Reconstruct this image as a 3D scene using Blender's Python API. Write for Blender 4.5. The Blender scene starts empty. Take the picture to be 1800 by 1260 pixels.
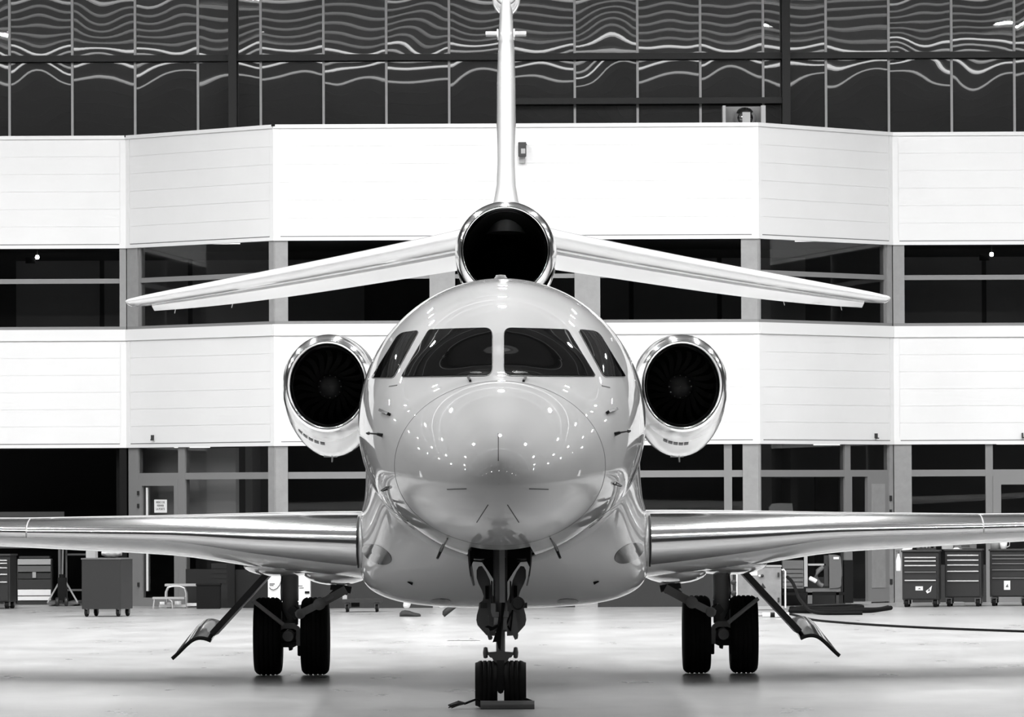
import bpy, bmesh, math, random
import numpy as np
from mathutils import Vector, Matrix

random.seed(7)
SC = bpy.context.scene
COL = SC.collection
R = math.radians

# ------------------------------------------------------------------ camera
FPX = 10465.0                     # focal length in pixels of the 1800 px wide frame
CAM_H = 1.9
PITCH = math.atan(230.0 / FPX)
ROLL = R(0.25)
_f = Vector((0, math.cos(PITCH), math.sin(PITCH)))
_u0 = Vector((0, -math.sin(PITCH), math.cos(PITCH)))
_r0 = Vector((1, 0, 0))
_r = _r0 * math.cos(ROLL) - _u0 * math.sin(ROLL)
_u = _r0 * math.sin(ROLL) + _u0 * math.cos(ROLL)
cam_d = bpy.data.cameras.new('camera')
cam = bpy.data.objects.new('camera', cam_d)
COL.objects.link(cam)
m = Matrix((_r, _u, -_f)).transposed().to_4x4()
m.translation = Vector((0, 0, CAM_H))
cam.matrix_world = m
cam_d.sensor_width = 36.0
cam_d.lens = FPX / 1800.0 * 36.0
cam_d.clip_start = 0.5
cam_d.clip_end = 400
SC.camera = cam

# ------------------------------------------------------------------ world, exposure
w = bpy.data.worlds.new('world')
SC.world = w
w.use_nodes = True
w.node_tree.nodes['Background'].inputs[0].default_value = (0.02, 0.02, 0.02, 1)
w.node_tree.nodes['Background'].inputs[1].default_value = 1.0
vs = SC.view_settings
vs.view_transform = 'Standard'
try:
    vs.look = 'None'
except Exception:
    pass
vs.gamma = 1.0
vs.use_curve_mapping = False
vs.exposure = 0.0
LAMP_POWER = 530.0                # emission strength of the high-bay lamp faces
SC.cycles.use_denoising = True
SC.cycles.max_bounces = 8
SC.cycles.diffuse_bounces = 4
SC.cycles.glossy_bounces = 4
SC.cycles.transparent_max_bounces = 12
SC.cycles.sample_clamp_indirect = 8.0


def ray(px, py):
    a = (px - 900.0) / FPX
    b = (630.0 - py) / FPX
    d = _f + _r * a + _u * b
    return d / d.y


def at(px, py, d):
    """world point seen at a pixel at distance d (metres along +Y)."""
    v = ray(px, py)
    return Vector((v.x * d, d, CAM_H + v.z * d))


def gnd(px, py):
    """point of the floor seen at a pixel."""
    v = ray(px, py)
    d = -CAM_H / v.z
    return Vector((v.x * d, d, 0))


# ------------------------------------------------------------------ materials
def mat(name, base, rough=0.5, metal=0.0, coat=0.0, coat_rough=0.03, spec=0.5, noise=None, bump=None):
    mt = bpy.data.materials.new(name)
    mt.use_nodes = True
    nt = mt.node_tree
    p = nt.nodes['Principled BSDF']
    p.inputs['Base Color'].default_value = (base, base, base, 1)
    p.inputs['Roughness'].default_value = rough
    p.inputs['Metallic'].default_value = metal
    p.inputs['Coat Weight'].default_value = coat
    p.inputs['Coat Roughness'].default_value = coat_rough
    p.inputs['Specular IOR Level'].default_value = spec
    if noise:
        scale, lo, hi = noise[:3]
        stretch = noise[3] if len(noise) > 3 else (1, 1, 1)
        tc = nt.nodes.new('ShaderNodeTexCoord')
        mp = nt.nodes.new('ShaderNodeMapping')
        mp.inputs['Scale'].default_value = stretch
        nz = nt.nodes.new('ShaderNodeTexNoise')
        nz.inputs['Scale'].default_value = scale
        nz.inputs['Detail'].default_value = 5
        nz.inputs['Roughness'].default_value = 0.6
        rp = nt.nodes.new('ShaderNodeMapRange')
        rp.inputs['From Min'].default_value = 0.3
        rp.inputs['From Max'].default_value = 0.7
        rp.inputs['To Min'].default_value = lo
        rp.inputs['To Max'].default_value = hi
        cb = nt.nodes.new('ShaderNodeCombineColor')
        nt.links.new(tc.outputs['Object'], mp.inputs[0])
        nt.links.new(mp.outputs[0], nz.inputs['Vector'])
        nt.links.new(nz.outputs['Fac'], rp.inputs['Value'])
        for i in range(3):
            nt.links.new(rp.outputs[0], cb.inputs[i])
        nt.links.new(cb.outputs[0], p.inputs['Base Color'])
    if bump:
        tc = nt.nodes.new('ShaderNodeTexCoord')
        nz = nt.nodes.new('ShaderNodeTexNoise')
        nz.inputs['Scale'].default_value = bump[0]
        bp_ = nt.nodes.new('ShaderNodeBump')
        bp_.inputs['Strength'].default_value = bump[1]
        bp_.inputs['Distance'].default_value = 0.01
        nt.links.new(tc.outputs['Object'], nz.inputs['Vector'])
        nt.links.new(nz.outputs['Fac'], bp_.inputs['Height'])
        nt.links.new(bp_.outputs[0], p.inputs['Normal'])
    return mt


def emat(name, strength):
    mt = bpy.data.materials.new(name)
    mt.use_nodes = True
    nt = mt.node_tree
    nt.nodes.remove(nt.nodes['Principled BSDF'])
    e = nt.nodes.new('ShaderNodeEmission')
    e.inputs['Strength'].default_value = strength
    nt.links.new(e.outputs[0], nt.nodes['Material Output'].inputs[0])
    return mt


def glassmat(name, tint=0.8, ior=1.5, rough=0.0):
    mt = bpy.data.materials.new(name)
    mt.use_nodes = True
    nt = mt.node_tree
    nt.nodes.remove(nt.nodes['Principled BSDF'])
    t = nt.nodes.new('ShaderNodeBsdfTransparent')
    t.inputs[0].default_value = (tint, tint, tint, 1)
    g = nt.nodes.new('ShaderNodeBsdfGlossy')
    g.inputs['Roughness'].default_value = rough
    ge = nt.nodes.new('ShaderNodeNewGeometry')
    dt = nt.nodes.new('ShaderNodeVectorMath')
    dt.operation = 'DOT_PRODUCT'
    nt.links.new(ge.outputs['Normal'], dt.inputs[0])
    nt.links.new(ge.outputs['Incoming'], dt.inputs[1])

    def mth(op, a, b_):
        n = nt.nodes.new('ShaderNodeMath')
        n.operation = op
        for i, v in enumerate((a, b_)):
            if v is None:
                continue
            if isinstance(v, (int, float)):
                n.inputs[i].default_value = v
            else:
                nt.links.new(v, n.inputs[i])
        return n.outputs[0]
    cs = mth('ABSOLUTE', dt.outputs['Value'], None)
    sch = mth('MULTIPLY_ADD', mth('POWER', mth('SUBTRACT', 1.0, cs), 5.0), 0.95)
    sch.node.inputs[2].default_value = 0.05
    mx = nt.nodes.new('ShaderNodeMixShader')
    nt.links.new(sch, mx.inputs[0])
    nt.links.new(t.outputs[0], mx.inputs[1])
    nt.links.new(g.outputs[0], mx.inputs[2])
    nt.links.new(mx.outputs[0], nt.nodes['Material Output'].inputs[0])
    return mt


M = {}
M['paint'] = mat('white_paint', 0.86, 0.35, coat=1.0, coat_rough=0.02)
M['silver'] = mat('silver_white_paint', 0.68, 0.60, metal=0.10, coat=1.0, coat_rough=0.015)
M['silver'].node_tree.nodes['Principled BSDF'].inputs['Coat IOR'].default_value = 1.7
M['metal'] = mat('polished_metal', 0.85, 0.13, metal=1.0)
M['chrome'] = mat('chrome', 0.75, 0.05, metal=1.0)
M['brushed'] = mat('brushed_metal', 0.55, 0.3, metal=1.0)
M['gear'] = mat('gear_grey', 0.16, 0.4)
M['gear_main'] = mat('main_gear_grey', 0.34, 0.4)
M['shade_line'] = mat('shade_line_dark', 0.12, 0.6)
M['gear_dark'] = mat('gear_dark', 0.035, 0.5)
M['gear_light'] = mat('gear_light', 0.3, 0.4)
M['rubber'] = mat('tire_rubber', 0.010, 0.75, spec=0.25)
M['black'] = mat('black_matte', 0.004, 0.7, spec=0.2)
M['duct'] = mat('duct_dark', 0.012, 0.6, spec=0.1)
M['blade'] = mat('fan_blade_metal', 0.025, 0.6, spec=0.1)
M['spinner'] = mat('spinner_grey', 0.06, 0.6, spec=0.1)
M['cockpit'] = mat('cockpit_glass', 0.004, 0.02, coat=0.0, spec=0.09)
M['seal'] = mat('window_seal', 0.015, 0.4)
M['seam'] = mat('seam_line', 0.10, 0.6)
M['lens'] = mat('lamp_lens', 0.06, 0.03, coat=1.0)
M['probe'] = mat('probe_metal', 0.05, 0.3, metal=0.8)
M['cladding'] = mat('white_cladding', 0.74, 0.5, noise=(0.6, 0.72, 0.76))
M['cladding_gap'] = mat('cladding_joint', 0.85, 0.6)  # joint colour lightened to offset the shade in the gaps
M['frame'] = mat('window_frame_grey', 0.2, 0.45)
M['column'] = mat('column_grey', 0.27, 0.6, noise=(8, 0.24, 0.28))
M['beam_dark'] = mat('dark_steel_beam', 0.02, 0.5)
M['mullion'] = mat('pale_mullion', 0.72, 0.4)
M['curtain_glass'] = mat('curtain_wall_glass', 0.05, 0.01, spec=1.0, coat=1.0, coat_rough=0.0)
M['curtain_glass'].node_tree.nodes['Principled BSDF'].inputs['Coat IOR'].default_value = 1.8
M['pane'] = glassmat('window_glass', 0.80)
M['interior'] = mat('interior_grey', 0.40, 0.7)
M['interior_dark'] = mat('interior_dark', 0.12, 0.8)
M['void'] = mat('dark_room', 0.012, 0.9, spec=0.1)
M['roof'] = mat('ceiling_deck', 0.22, 0.7)
M['roof_beam'] = mat('roof_beam', 0.4, 0.6)
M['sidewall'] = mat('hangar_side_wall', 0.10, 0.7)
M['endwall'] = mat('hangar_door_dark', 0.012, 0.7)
M['lamp_body'] = mat('lamp_body', 0.4, 0.4)
M['lamp'] = emat('lamp_light', LAMP_POWER)
M['lamp_dim'] = emat('lamp_light_dimmed', 60.0)
M['strip_mid'] = emat('strip_light_mid', 2.0)
M['strip_dim'] = emat('strip_light_dim', 0.9)
M['strip'] = emat('strip_light', 4.0)
M['room_fill_light'] = emat('room_fill_light', 2.5)
M['bulb'] = emat('bulb_light', 30.0)
M['white'] = mat('plain_white', 0.80, 0.5)
M['pale'] = mat('pale_grey', 0.36, 0.5)
M['mid'] = mat('mid_grey', 0.11, 0.5)
M['dark'] = mat('dark_grey', 0.022, 0.5)
M['cart'] = mat('cart_grey', 0.021, 0.45)
M['chest'] = mat('tool_chest', 0.02, 0.4)
M['handle'] = mat('aluminium_handle', 0.75, 0.25, metal=0.6)
M['cloth_white'] = mat('white_cloth', 0.75, 0.8)
M['shoe'] = mat('dark_shoe', 0.012, 0.6)
M['skin'] = mat('skin', 0.35, 0.5)
M['hair'] = mat('hair', 0.03, 0.6)
M['gpu'] = mat('power_unit_grey', 0.34, 0.5, noise=(6, 0.20, 0.28))
M['cable'] = mat('black_cable', 0.005, 0.7, spec=0.1)
M['ink'] = mat('ink', 0.03, 0.7)
M['card'] = mat('cardboard', 0.6, 0.8)


def floor_material():
    mt = bpy.data.materials.new('sealed_concrete')
    mt.use_nodes = True
    nt = mt.node_tree
    p = nt.nodes['Principled BSDF']
    tc = nt.nodes.new('ShaderNodeTexCoord')
    mp = nt.nodes.new('ShaderNodeMapping')
    mp.inputs['Scale'].default_value = (0.8, 0.30, 1)
    n1 = nt.nodes.new('ShaderNodeTexNoise')
    n1.inputs['Scale'].default_value = 1.4
    n1.inputs['Detail'].default_value = 9
    n1.inputs['Roughness'].default_value = 0.6
    n2 = nt.nodes.new('ShaderNodeTexNoise')
    n2.inputs['Scale'].default_value = 5.0
    n2.inputs['Detail'].default_value = 6
    nt.links.new(tc.outputs['Object'], mp.inputs[0])
    nt.links.new(mp.outputs[0], n1.inputs['Vector'])
    nt.links.new(tc.outputs['Object'], n2.inputs['Vector'])
    mx = nt.nodes.new('ShaderNodeMath')
    mx.operation = 'MULTIPLY_ADD'
    mx.inputs[1].default_value = 0.18
    nt.links.new(n2.outputs['Fac'], mx.inputs[0])
    nt.links.new(n1.outputs['Fac'], mx.inputs[2])
    rp = nt.nodes.new('ShaderNodeMapRange')
    rp.inputs['From Min'].default_value = 0.36
    rp.inputs['From Max'].default_value = 0.82
    rp.inputs['To Min'].default_value = 0.28
    rp.inputs['To Max'].default_value = 0.44
    nt.links.new(mx.outputs[0], rp.inputs['Value'])
    cb = nt.nodes.new('ShaderNodeCombineColor')
    for i in range(3):
        nt.links.new(rp.outputs[0], cb.inputs[i])
    nt.links.new(cb.outputs[0], p.inputs['Base Color'])
    rr = nt.nodes.new('ShaderNodeMapRange')
    rr.inputs['From Min'].default_value = 0.3
    rr.inputs['From Max'].default_value = 0.7
    rr.inputs['To Min'].default_value = 0.27
    rr.inputs['To Max'].default_value = 0.30
    nt.links.new(n1.outputs['Fac'], rr.inputs['Value'])
    nt.links.new(rr.outputs[0], p.inputs['Roughness'])
    return mt


M['floor'] = floor_material()


# ------------------------------------------------------------------ object helpers
def tag(o, label=None, cat=None, group=None, kind=None):
    if label:
        o['label'] = label
    if cat:
        o['category'] = cat
    if group:
        o['group'] = group
    if kind:
        o['kind'] = kind
    return o


def empty(name, loc=(0, 0, 0), rz=0.0, parent=None):
    o = bpy.data.objects.new(name, None)
    o.empty_display_size = 0.1
    COL.objects.link(o)
    o.location = loc
    o.rotation_euler = (0, 0, rz)
    if parent:
        o.parent = parent
    return o


def link(name, mesh, parent=None, loc=None, rz=None):
    o = bpy.data.objects.new(name, mesh)
    COL.objects.link(o)
    if parent:
        o.parent = parent
    if loc is not None:
        o.location = loc
    if rz is not None:
        o.rotation_euler = (0, 0, rz)
    return o


def copy_tree(o, parent=None):
    c = o.copy()
    COL.objects.link(c)
    c.parent = parent
    for ch in list(o.children):
        copy_tree(ch, c)
    return c


class MB:
    """collects vertices and faces of ONE part."""

    def __init__(self):
        self.v, self.f, self.sm = [], [], []

    def add(self, vs_, fs, smooth=False):
        b = len(self.v)
        self.v += [tuple(q) for q in vs_]
        for f in fs:
            self.f.append(tuple(b + i for i in f))
            self.sm.append(smooth)

    def box(self, x0, x1, y0, y1, z0, z1, mtx=None):
        vs_ = [Vector(q) for q in ((x0, y0, z0), (x1, y0, z0), (x1, y1, z0), (x0, y1, z0),
                                   (x0, y0, z1), (x1, y0, z1), (x1, y1, z1), (x0, y1, z1))]
        if mtx is not None:
            vs_ = [mtx @ q for q in vs_]
        self.add(vs_, [(0, 3, 2, 1), (4, 5, 6, 7), (0, 1, 5, 4), (1, 2, 6, 5), (2, 3, 7, 6), (3, 0, 4, 7)])

    def rings(self, rings, close=True, cap0=False, cap1=False, smooth=True):
        n = len(rings[0])
        vs_ = [q for rg in rings for q in rg]
        fs = []
        for i in range(len(rings) - 1):
            for j in range(n if close else n - 1):
                k = (j + 1) % n
                fs.append((i * n + j, i * n + k, (i + 1) * n + k, (i + 1) * n + j))
        self.add(vs_, fs, smooth)
        if cap0:
            self.add(rings[0], [tuple(range(n))[::-1]])
        if cap1:
            self.add(rings[-1], [tuple(range(n))])

    def cyl(self, p0, p1, r0, r1=None, n=14, caps=True):
        p0, p1 = Vector(p0), Vector(p1)
        r1 = r0 if r1 is None else r1
        d = (p1 - p0).normalized()
        a = d.orthogonal().normalized()
        b = d.cross(a)
        rg = []
        for p, r in ((p0, r0), (p1, r1)):
            rg.append([p + (a * math.cos(t) + b * math.sin(t)) * r for t in (2 * math.pi * i / n for i in range(n))])
        self.rings(rg, True, caps, caps)

    def tube(self, pts, r, n=8):
        pts = [Vector(p) for p in pts]
        rg = []
        up = Vector((0.1, 0.2, 1)).normalized()
        for i, p in enumerate(pts):
            d = (pts[min(i + 1, len(pts) - 1)] - pts[max(i - 1, 0)]).normalized()
            a = d.cross(up)
            if a.length < 1e-4:
                a = d.orthogonal()
            a.normalize()
            b = a.cross(d)
            rr = r[i] if isinstance(r, (list, tuple)) else r
            rg.append([p + (a * math.cos(t) + b * math.sin(t)) * rr for t in (2 * math.pi * k / n for k in range(n))])
        self.rings(rg, True, True, True)

    def lathe(self, prof, o=(0, 0, 0), axis='Z', n=24, cap0=False, cap1=False):
        """prof: list of (radius, along axis)."""
        rg = []
        o = Vector(o)
        for r, h in prof:
            ring = []
            for i in range(n):
                t = 2 * math.pi * i / n
                c, s = r * math.cos(t), r * math.sin(t)
                ring.append(o + Vector({'Z': (c, s, h), 'X': (h, c, s), 'Y': (c, h, s)}[axis]))
            rg.append(ring)
        self.rings(rg, True, cap0, cap1)

    def prism(self, poly, y0, y1, smooth=False):
        """front-view polygon [(x, z)] extruded along y."""
        n = len(poly)
        vs_ = [(x, y0, z) for x, z in poly] + [(x, y1, z) for x, z in poly]
        fs = [tuple(range(n)), tuple(range(2 * n - 1, n - 1, -1))]
        self.add(vs_, fs)
        self.add(vs_, [(i, (i + 1) % n, n + (i + 1) % n, n + i) for i in range(n)], smooth)

    def bar(self, p0, p1, w_, dep):
        """flat bar in the front view between two points (x, y, z); w_ across, dep in y."""
        p0, p1 = Vector(p0), Vector(p1)
        d = p1 - p0
        q = Vector((d.x, 0, d.z)).normalized()
        nrm = Vector((-q.z, 0, q.x)) * w_ / 2
        e = Vector((0, dep / 2, 0))
        vs_ = [p0 + nrm - e, p0 - nrm - e, p0 - nrm + e, p0 + nrm + e, p1 + nrm - e, p1 - nrm - e, p1 - nrm + e, p1 + nrm + e]
        self.add(vs_, [(0, 3, 2, 1), (4, 5, 6, 7), (0, 1, 5, 4), (1, 2, 6, 5), (2, 3, 7, 6), (3, 0, 4, 7)])

    def mesh(self, name, material, fix=True):
        me = bpy.data.meshes.new(name)
        me.from_pydata(self.v, [], self.f)
        me.polygons.foreach_set('use_smooth', self.sm)
        if fix:
            bm = bmesh.new()
            bm.from_mesh(me)
            bmesh.ops.recalc_face_normals(bm, faces=bm.faces)
            bm.to_mesh(me)
            bm.free()
        me.materials.append(M[material] if isinstance(material, str) else material)
        me.update()
        return me

    def build(self, name, material, parent=None, loc=None, rz=None, fix=True, bevel=0.0):
        o = link(name, self.mesh(name, material, fix), parent, loc, rz)
        if bevel:
            b = o.modifiers.new('bevel', 'BEVEL')
            b.width = bevel
            b.segments = 2
            b.limit_method = 'ANGLE'
        return o


def pchip(xs, ys):
    xs, ys = np.array(xs, float), np.array(ys, float)
    h = np.diff(xs)
    dl = np.diff(ys) / h
    n = len(xs)
    d = np.zeros(n)
    for i in range(1, n - 1):
        if dl[i - 1] * dl[i] > 0:
            w1, w2 = 2 * h[i] + h[i - 1], h[i] + 2 * h[i - 1]
            d[i] = (w1 + w2) / (w1 / dl[i - 1] + w2 / dl[i])
    d[0], d[-1] = dl[0], dl[-1]

    def f(x):
        x = min(max(x, xs[0]), xs[-1])
        i = min(max(int(np.searchsorted(xs, x)) - 1, 0), n - 2)
        t = (x - xs[i]) / h[i]
        return float((2 * t**3 - 3 * t**2 + 1) * ys[i] + (t**3 - 2 * t**2 + t) * h[i] * d[i]
                     + (-2 * t**3 + 3 * t**2) * ys[i + 1] + (t**3 - t**2) * h[i] * d[i + 1])
    return f


def catmull(pts, per=4):
    out = []
    n = len(pts)
    P = [np.array(p, float) for p in pts]
    for i in range(n - 1):
        p0, p1, p2, p3 = P[max(i - 1, 0)], P[i], P[i + 1], P[min(i + 2, n - 1)]
        for k in range(per):
            t = k / per
            out.append(tuple(0.5 * (2 * p1 + (p2 - p0) * t + (2 * p0 - 5 * p1 + 4 * p2 - p3) * t * t
                                    + (-p0 + 3 * p1 - 3 * p2 + p3) * t**3)))
    out.append(tuple(P[-1]))
    return out


def smooth01(t):
    t = min(max(t, 0.0), 1.0)
    return t * t * (3 - 2 * t)

# ================================================================== HANGAR SHELL
HX, HY0, HY1, HZ = 40.0, -30.0, 106.0, 14.0
b = MB(); b.box(-HX, HX, HY0, HY1, -0.3, 0.0)
tag(b.build('floor', 'floor'), 'pale grey sealed concrete hangar floor', 'floor', kind='structure')
b = MB(); b.box(-HX, HX, HY0, HY1, HZ, HZ + 0.2)
ceil = tag(b.build('ceiling', 'roof'), 'light grey hangar roof deck overhead', 'ceiling', kind='structure')
bm_ = MB(); bm_.box(-HX + 0.1, HX - 0.1, -0.12, 0.12, -0.5, -0.01)
beam_me = bm_.mesh('roof_beam', 'roof_beam')
for i in range(26):
    o_ = link('trim_roof_beam', beam_me, None, (0, -28.5 + i * 5.0, HZ))
    tag(o_, 'dark roof beam crossing the hangar ceiling, number %d from the doors' % (i + 1), 'beam', kind='structure')
b = MB(); b.box(-HX - 0.2, -HX, HY0, HY1, 0, HZ)
tag(b.build('wall_left', 'sidewall'), 'grey hangar side wall on the left, out of frame', 'wall', kind='structure')
b = MB(); b.box(HX, HX + 0.2, HY0, HY1, 0, HZ)
tag(b.build('wall_right', 'sidewall'), 'grey hangar side wall on the right, out of frame', 'wall', kind='structure')
b = MB(); b.box(-HX, HX, HY0 - 0.2, HY0, 0, HZ)
tag(b.build('wall_front', 'endwall'), 'dark hangar doors behind the photographer', 'wall', kind='structure')

# high-bay lamps hanging from the roof
lamp = empty('high_bay_lamp')
tag(lamp, 'round high-bay lamp hanging from the hangar roof above the aircraft', 'lamp', 'high-bay lamps under the hangar roof')
h_ = MB(); h_.lathe([(0.05, 0.28), (0.16, 0.26), (0.22, 0.18), (0.36, 0.02), (0.38, 0.0)], n=16)
h_.build('reflector', 'lamp_body', lamp)
h_ = MB(); h_.cyl((0, 0, 0.27), (0, 0, 0.38), 0.02, n=6)
h_.build('stem', 'lamp_body', lamp)
h_ = MB(); h_.lathe([(0.001, 0.03), (0.33, 0.03)], n=16)
h_.build('light_face', 'lamp', lamp, fix=False)
first = True
for x_, y_ in [(-26 + ix * 6.5, y_) for y_ in (58, 68, 75, 82, 88) for ix in range(9)]:
    L = lamp if first else copy_tree(lamp)
    first = False
    L.location = (x_, y_, HZ - 0.40)
# the lamps towards the doors burn dimmed
dim = copy_tree(lamp)
for ch in dim.children:
    if ch.name.startswith('light_face'):
        ch.data = ch.data.copy()
        ch.data.materials[0] = M['lamp_dim']
first = True
for x_, y_ in [(-25.2 + ix * 8.4, y_) for y_ in (-18, -4, 11, 26, 41) for ix in range(7)]:
    L = dim if first else copy_tree(dim)
    first = False
    L.location = (x_, y_, HZ - 0.40)
    L['label'] = 'dimmed round high-bay lamp under the hangar roof towards the doors'
    L['group'] = 'dimmed high-bay lamps towards the doors'
# continuous strip lights under some of the roof beams
sl = MB(); sl.box(-30, 30, -0.06, 0.06, -0.06, 0.0)
sl_me = sl.mesh('strip_body', 'lamp_body')
st = MB(); st.add([(-29.9, -.045, -.063), (29.9, -.045, -.063), (29.9, .045, -.063), (-29.9, .045, -.063)], [(0, 3, 2, 1)])
st.add([(-29.9, .0605, -.055), (29.9, .0605, -.055), (29.9, .0605, -.01), (-29.9, .0605, -.01)], [(0, 1, 2, 3)])
st_mes = [st.mesh('strip_tube', m_, fix=False) for m_ in ('strip', 'strip_mid', 'strip_dim')]
for i, (y, kd) in enumerate(((41.5, 1), (46.5, 0), (49.0, 1), (51.5, 1), (54.0, 0), (56.5, 2), (59.0, 2), (61.5, 2), (64.0, 2), (66.5, 2), (69.0, 1), (71.5, 0), (74.0, 2), (76.5, 1), (81.5, 2))):
    S_ = empty('strip_light', (0, y, HZ - 0.505))
    tag(S_, 'continuous strip light under the roof, %s row from the hangar doors' % ('first', 'second', 'third', 'fourth', 'fifth', 'sixth', 'seventh', 'eighth', 'ninth', 'tenth', 'eleventh', 'twelfth', 'thirteenth', 'fourteenth', 'fifteenth')[i], 'strip light', 'strip lights under the roof')
    link('strip_body', sl_me, S_)
    link('strip_tube', st_mes[kd], S_)

# ================================================================== BUILDING AT THE BACK
YR, YC = 98.6, 95.8
PT = [(-15.0, YR), (-6.39, YR), (-3.83, YC), (3.98, YC), (6.32, YR), (15.0, YR)]
BAYS = ['left', 'left_angled', 'center', 'right_angled', 'right']
Z_G, Z_B1, Z_B2, Z_U, Z_T = 2.615, 4.574, 5.92, 5.92, 7.78


class Bay:
    def __init__(self, a, b_):
        self.a, self.b = Vector((a[0], a[1], 0)), Vector((b_[0], b_[1], 0))
        self.t = (self.b - self.a).normalized()
        self.n = Vector((self.t.y, -self.t.x, 0))          # towards the hangar
        self.len = (self.b - self.a).length
        self.mtx = Matrix(((self.t.x, -self.n.x, 0, self.a.x), (self.t.y, -self.n.y, 0, self.a.y), (0, 0, 1, 0), (0, 0, 0, 1)))

    def u(self, px, py=640):
        v = ray(px, py)
        # a + t u  =  s (v.x, 1)
        den = self.t.x - v.x * self.t.y
        return (v.x * self.a.y - self.a.x) / den

    def z(self, px, py):
        v = ray(px, py)
        u_ = self.u(px, py)
        d = self.a.y + self.t.y * u_
        return CAM_H + v.z * d

    def box(self, mb, u0, u1, z0, z1, o0, o1):
        """box along the bay; o = distance out of the wall plane towards the hangar."""
        mb.box(u0, u1, -o1, -o0, z0, z1, self.mtx)


BAY = {n: Bay(PT[i], PT[i + 1]) for i, n in enumerate(BAYS)}
NICE = {'left': 'far left bay', 'left_angled': 'left angled bay', 'center': 'middle bay', 'right_angled': 'right angled bay', 'right': 'far right bay'}

for nme, B in BAY.items():
    W = empty('wall_' + nme, (0, 0, 0))
    tag(W, 'white ribbed cladding bands of the office block, ' + NICE[nme], 'wall', kind='structure')
    if nme in ('left_angled', 'center'):
        k = MB(); B.box(k, -0.03, 0.03, Z_T - 0.02, Z_T + 0.016, -0.06, 0.03)
        k.build('coping_joint', 'black', W)
    for zlo, zhi, first_h in ((Z_U, Z_T, 0.0), (Z_G, Z_B1, 0.19)):
        k = MB(); B.box(k, 0, B.len, zlo + 0.02, zhi - 0.02, -0.12, -0.008)
        k.build('backing', 'cladding_gap', W)
        ztop = zhi - first_h
        if first_h:
            k = MB(); B.box(k, 0, B.len, ztop + 0.006, zhi, -0.045, 0.03)
            k.build('sill_band', 'cladding', W)
        else:
            k = MB(); B.box(k, 0, B.len, zhi - 0.05, zhi + 0.01, -0.3, 0.025)
            k.build('coping', 'cladding', W)
            ztop = zhi - 0.05
        zb = zlo + 0.07
        n = 6
        ph = (ztop - zb) / n
        for i in range(n):
            k = MB(); B.box(k, 0.10, B.len - 0.10, zb + i * ph + 0.003, zb + (i + 1) * ph - 0.003, -0.007, -0.002)
            k.build('cladding_panel', 'cladding', W)
        k = MB(); B.box(k, 0.0, B.len, zlo, zb - 0.012, -0.10, 0.012)
        k.build('drip_edge', 'cladding', W)
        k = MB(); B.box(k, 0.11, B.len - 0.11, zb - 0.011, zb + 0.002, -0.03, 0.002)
        k.build('shade_line', 'shade_line', W)  # dark strip: the shade above the drip edge put into colour
        for e0, e1 in ((0.0, 0.092), (B.len - 0.092, B.len)):
            k = MB(); B.box(k, e0, e1, zb - 0.012, ztop - 0.002, -0.045, 0.004)
            k.build('corner_trim', 'cladding', W)

# floor slabs, roof and rooms behind the glazing
inset = [(-15, YR + 0.13), (-6.45, YR + 0.13), (-3.91, YC + 0.13), (4.06, YC + 0.13), (6.38, YR + 0.13), (15, YR + 0.13), (15, 102.6), (-15, 102.6)]


def slab(name, z0, z1, material, label):
    k = MB()
    n = len(inset)
    vs_ = [(x, y, z0) for x, y in inset] + [(x, y, z1) for x, y in inset]
    k.add(vs_, [tuple(range(n))[::-1], tuple(range(n, 2 * n))] + [(i, (i + 1) % n, n + (i + 1) % n, n + i) for i in range(n)])
    return tag(k.build(name, material), label, 'slab', kind='structure')


slab('ceiling_ground', 2.66, 2.86, 'interior', 'grey ceiling of the ground floor rooms')
slab('floor_upper', 4.0, 4.2, 'interior_dark', 'dark floor of the upper rooms')
slab('ceiling_upper', 6.02, 6.2, 'interior_dark', 'dark ceiling of the upper rooms')
slab('ceiling_terrace', 7.2, 7.4, 'mid', 'flat roof of the office block behind the coping')
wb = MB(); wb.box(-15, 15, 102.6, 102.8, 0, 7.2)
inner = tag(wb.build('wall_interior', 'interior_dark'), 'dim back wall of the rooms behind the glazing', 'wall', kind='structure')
pm = MB(); pm.box(-0.72, 0.72, -0.05, 0, 0, 1.62)
pm_me = pm.mesh('wall_panel', 'interior')
for i in range(19):
    if i % 5 == 3:
        continue
    link('wall_panel', pm_me, inner, (-13.9 + i * 1.52, 102.59, 4.25))
# partition inside the upper floor and the ground floor
for x_, z0, z1, mt_, k_ in ((-9.2, 4.2, 6.02, 'interior', 1), (9.6, 4.2, 6.02, 'interior', 2), (-4.4, 0, 2.66, 'interior', 3), (4.7, 0, 2.66, 'interior_dark', 4)):
    k = MB(); k.box(x_ - 0.06, x_ + 0.06, 99.4, 102.55, z0, z1)
    tag(k.build('wall_partition', mt_), ['', 'grey partition in the upper room at far left', 'grey partition in the upper room at far right',
        'grey partition behind the left ground floor window', 'dark partition behind the right ground floor window'][k_], 'wall', kind='structure')

ORD = ('first', 'second', 'third', 'fourth', 'fifth', 'sixth', 'seventh')
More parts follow.
